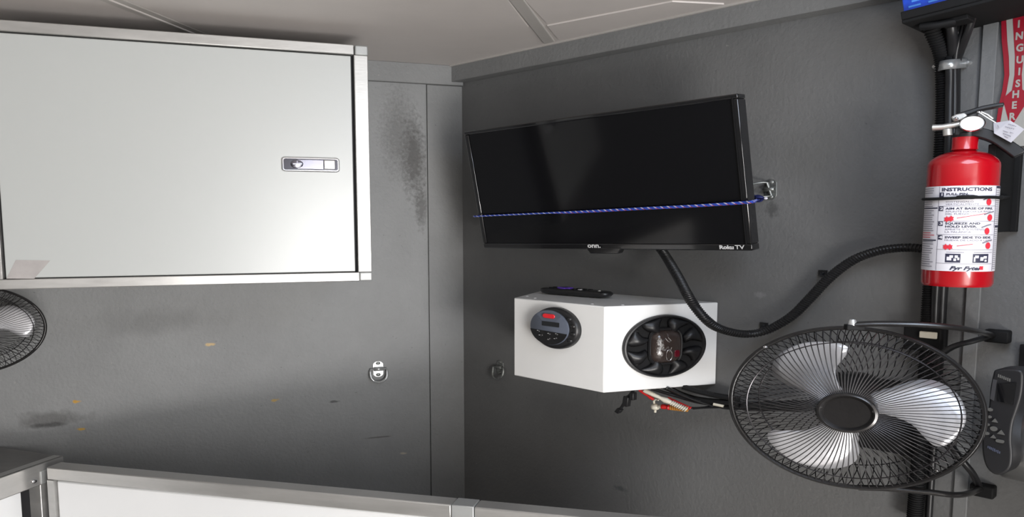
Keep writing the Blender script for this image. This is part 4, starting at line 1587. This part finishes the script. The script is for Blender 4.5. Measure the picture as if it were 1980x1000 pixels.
# knot at the ring
kc = WR.hit(1466, 384, .034)
g = G(fr(kc, WR.X, UP))
for k, (cx_, cy_, r_, tl) in enumerate(((0, 0, .006, .3), (.003, .001, .0055, 1.2), (-.003, -.001, .005, 2.2))):
    g.tube([(cx_ + r_ * math.cos(a), cy_ + r_ * math.sin(a) * math.cos(tl), r_ * math.sin(a) * math.sin(tl)) for a in [2 * PI * i / 20 for i in range(20)]], .0022, 6, True)
g.tube([(0, 0, 0), (.008, -.002, .002), (.012, 0, .003)], .002, 6)
g.tube([(-.004, .004, 0), (-.010, .010, .002)], .002, 6)
obj('knot', g, mat('navy_cord', (.012, .018, .11), .6), BC)
g = G(fr(kc, WR.X, UP))
g.ball((-.011, .011, .002), .0028)
g.ball((.013, .0, .003), .0028)
obj('cord_tip', g, M_CORDW, BC).name = 'cord_tips'

# ------------------------------------------------------------------ keypad device, bottom right
Dp = yhit(1930, 820, .83)
az = math.radians(-52)
DV = Plane(V3(math.cos(az), math.sin(az), 0), Dp)


def duv(px, py, off=0.0): return DV.uv(px, py, off)


t = thing('keypad_device', DV.hit(1925, 920), 'dark handheld device with screen and grey keypad on a silver drum, lower right edge', 'device')
outl = [duv(*p) for p in ((1921, 716), (1940, 713), (1963, 714), (1976, 719), (1978, 735), (1975, 765), (1966, 795), (1958, 820), (1955, 850), (1957, 880), (1954, 903), (1943, 916), (1926, 919), (1911, 910), (1902, 893), (1898, 868), (1899, 842), (1904, 815), (1911, 785), (1914, 750))]
outl = [tuple(p[:2]) for p in spline([(a, b_, 0) for a, b_ in outl + [outl[0]]], 4)[:-1]]
obj('casing', G(DV.frame()).prism(outl, -.028, 0), mat('charcoal_plastic', (.016, .016, .018), .45, var=.15), t, bevel=.004, seg=3)
u, v = duv(1948, 757)
scr = [duv(*p) for p in ((1930, 742), (1966, 740), (1960, 782), (1930, 776))]
obj('screen', G(DV.frame()).prism(scr, .0, .0012), M_BLKG, t)
scr = [duv(*p) for p in ((1921, 733), (1928, 735), (1922, 775), (1915, 771))]
obj('side_window', G(DV.frame()).prism(scr, .0, .0010), mat('dim_grey_window', (.05, .05, .055), .4), t)
mk = mat('grey_key_print', (.11, .11, .105), .5)
for k, (px, py, n_, r_) in enumerate(((1915, 792, 6, .0040), (1914, 806, 6, .0032), (1924, 814, 3, .0052), (1910, 821, 6, .0032), (1922, 829, 12, .0052), (1936, 837, 3, .0062), (1909, 838, 6, .0036), (1921, 845, 3, .0048))):
    u, v = duv(px, py)
    r_ *= .68
    poly_ = [(u + r_ * math.cos(2 * PI * i / n_ + PI / 2), v + r_ * 1.1 * math.sin(2 * PI * i / n_ + PI / 2)) for i in range(n_)]
    obj('key', G(DV.frame()).prism(poly_, 0, .0014), mk, t)
u, v = duv(1934, 853)
obj('key', G(DV.frame()).prism(rrect(.008, .005, .002, u, v), 0, .0014), mk, t)


def dashes(pts, h, nm, m, nn):
    g = G(DV.frame())
    (xa, ya), (xb, yb) = duv(*pts[0]), duv(*pts[1])
    for i in range(nn):
        f0, f1 = i / nn, (i + .68) / nn
        hh_ = h * random.choice((.7, 1, .85))
        x0_, x1_ = xa + (xb - xa) * f0, xa + (xb - xa) * f1
        y_ = ya + (yb - ya) * (f0 + f1) / 2
        g.box((x0_, y_ - hh_ / 2, 0), (x1_, y_ + hh_ / 2, .0009))
    obj(nm, g, m, t)


dashes(((1930, 726), (1955, 736)), .005, 'maker_mark', mk, 7)
dashes(((1910, 864), (1935, 876)), .005, 'maker_mark', mat('bluish_print', (.07, .08, .12), .5), 8)
# drum body
dc = DV.hit(1962, 842, -.102)
ax_ = DV.X
Md = fr(dc, UP, DV.N)      # z = UP x N
zdir = np.cross(UP, DV.N)
sg = 1 if zdir @ DV.X > 0 else -1
dr = .072
g = G(Md).lathe([(0, sg * -.004), (dr * .9, sg * -.004), (dr, sg * .004), (dr, sg * .045), (dr * 1.0, sg * .0455), (dr * 1.006, sg * .0465), (dr, sg * .0475), (dr, sg * .12), (0, sg * .12)], 64)
obj('drum', g, M_SILV, t, label='satin silver cylindrical body')
hang = DV.at(*duv(1960, 730), -.03)
wq = (hang - CO) @ WR.X
g = G().tube([hang, WR.at(wq, hang[2], 0)], .010, 10)
g.box((-.025, -.03, 0), (.025, .03, .006), m=WR.frame(wq, hang[2], 0))
obj('wall_hook', g, M_BLKM, t)
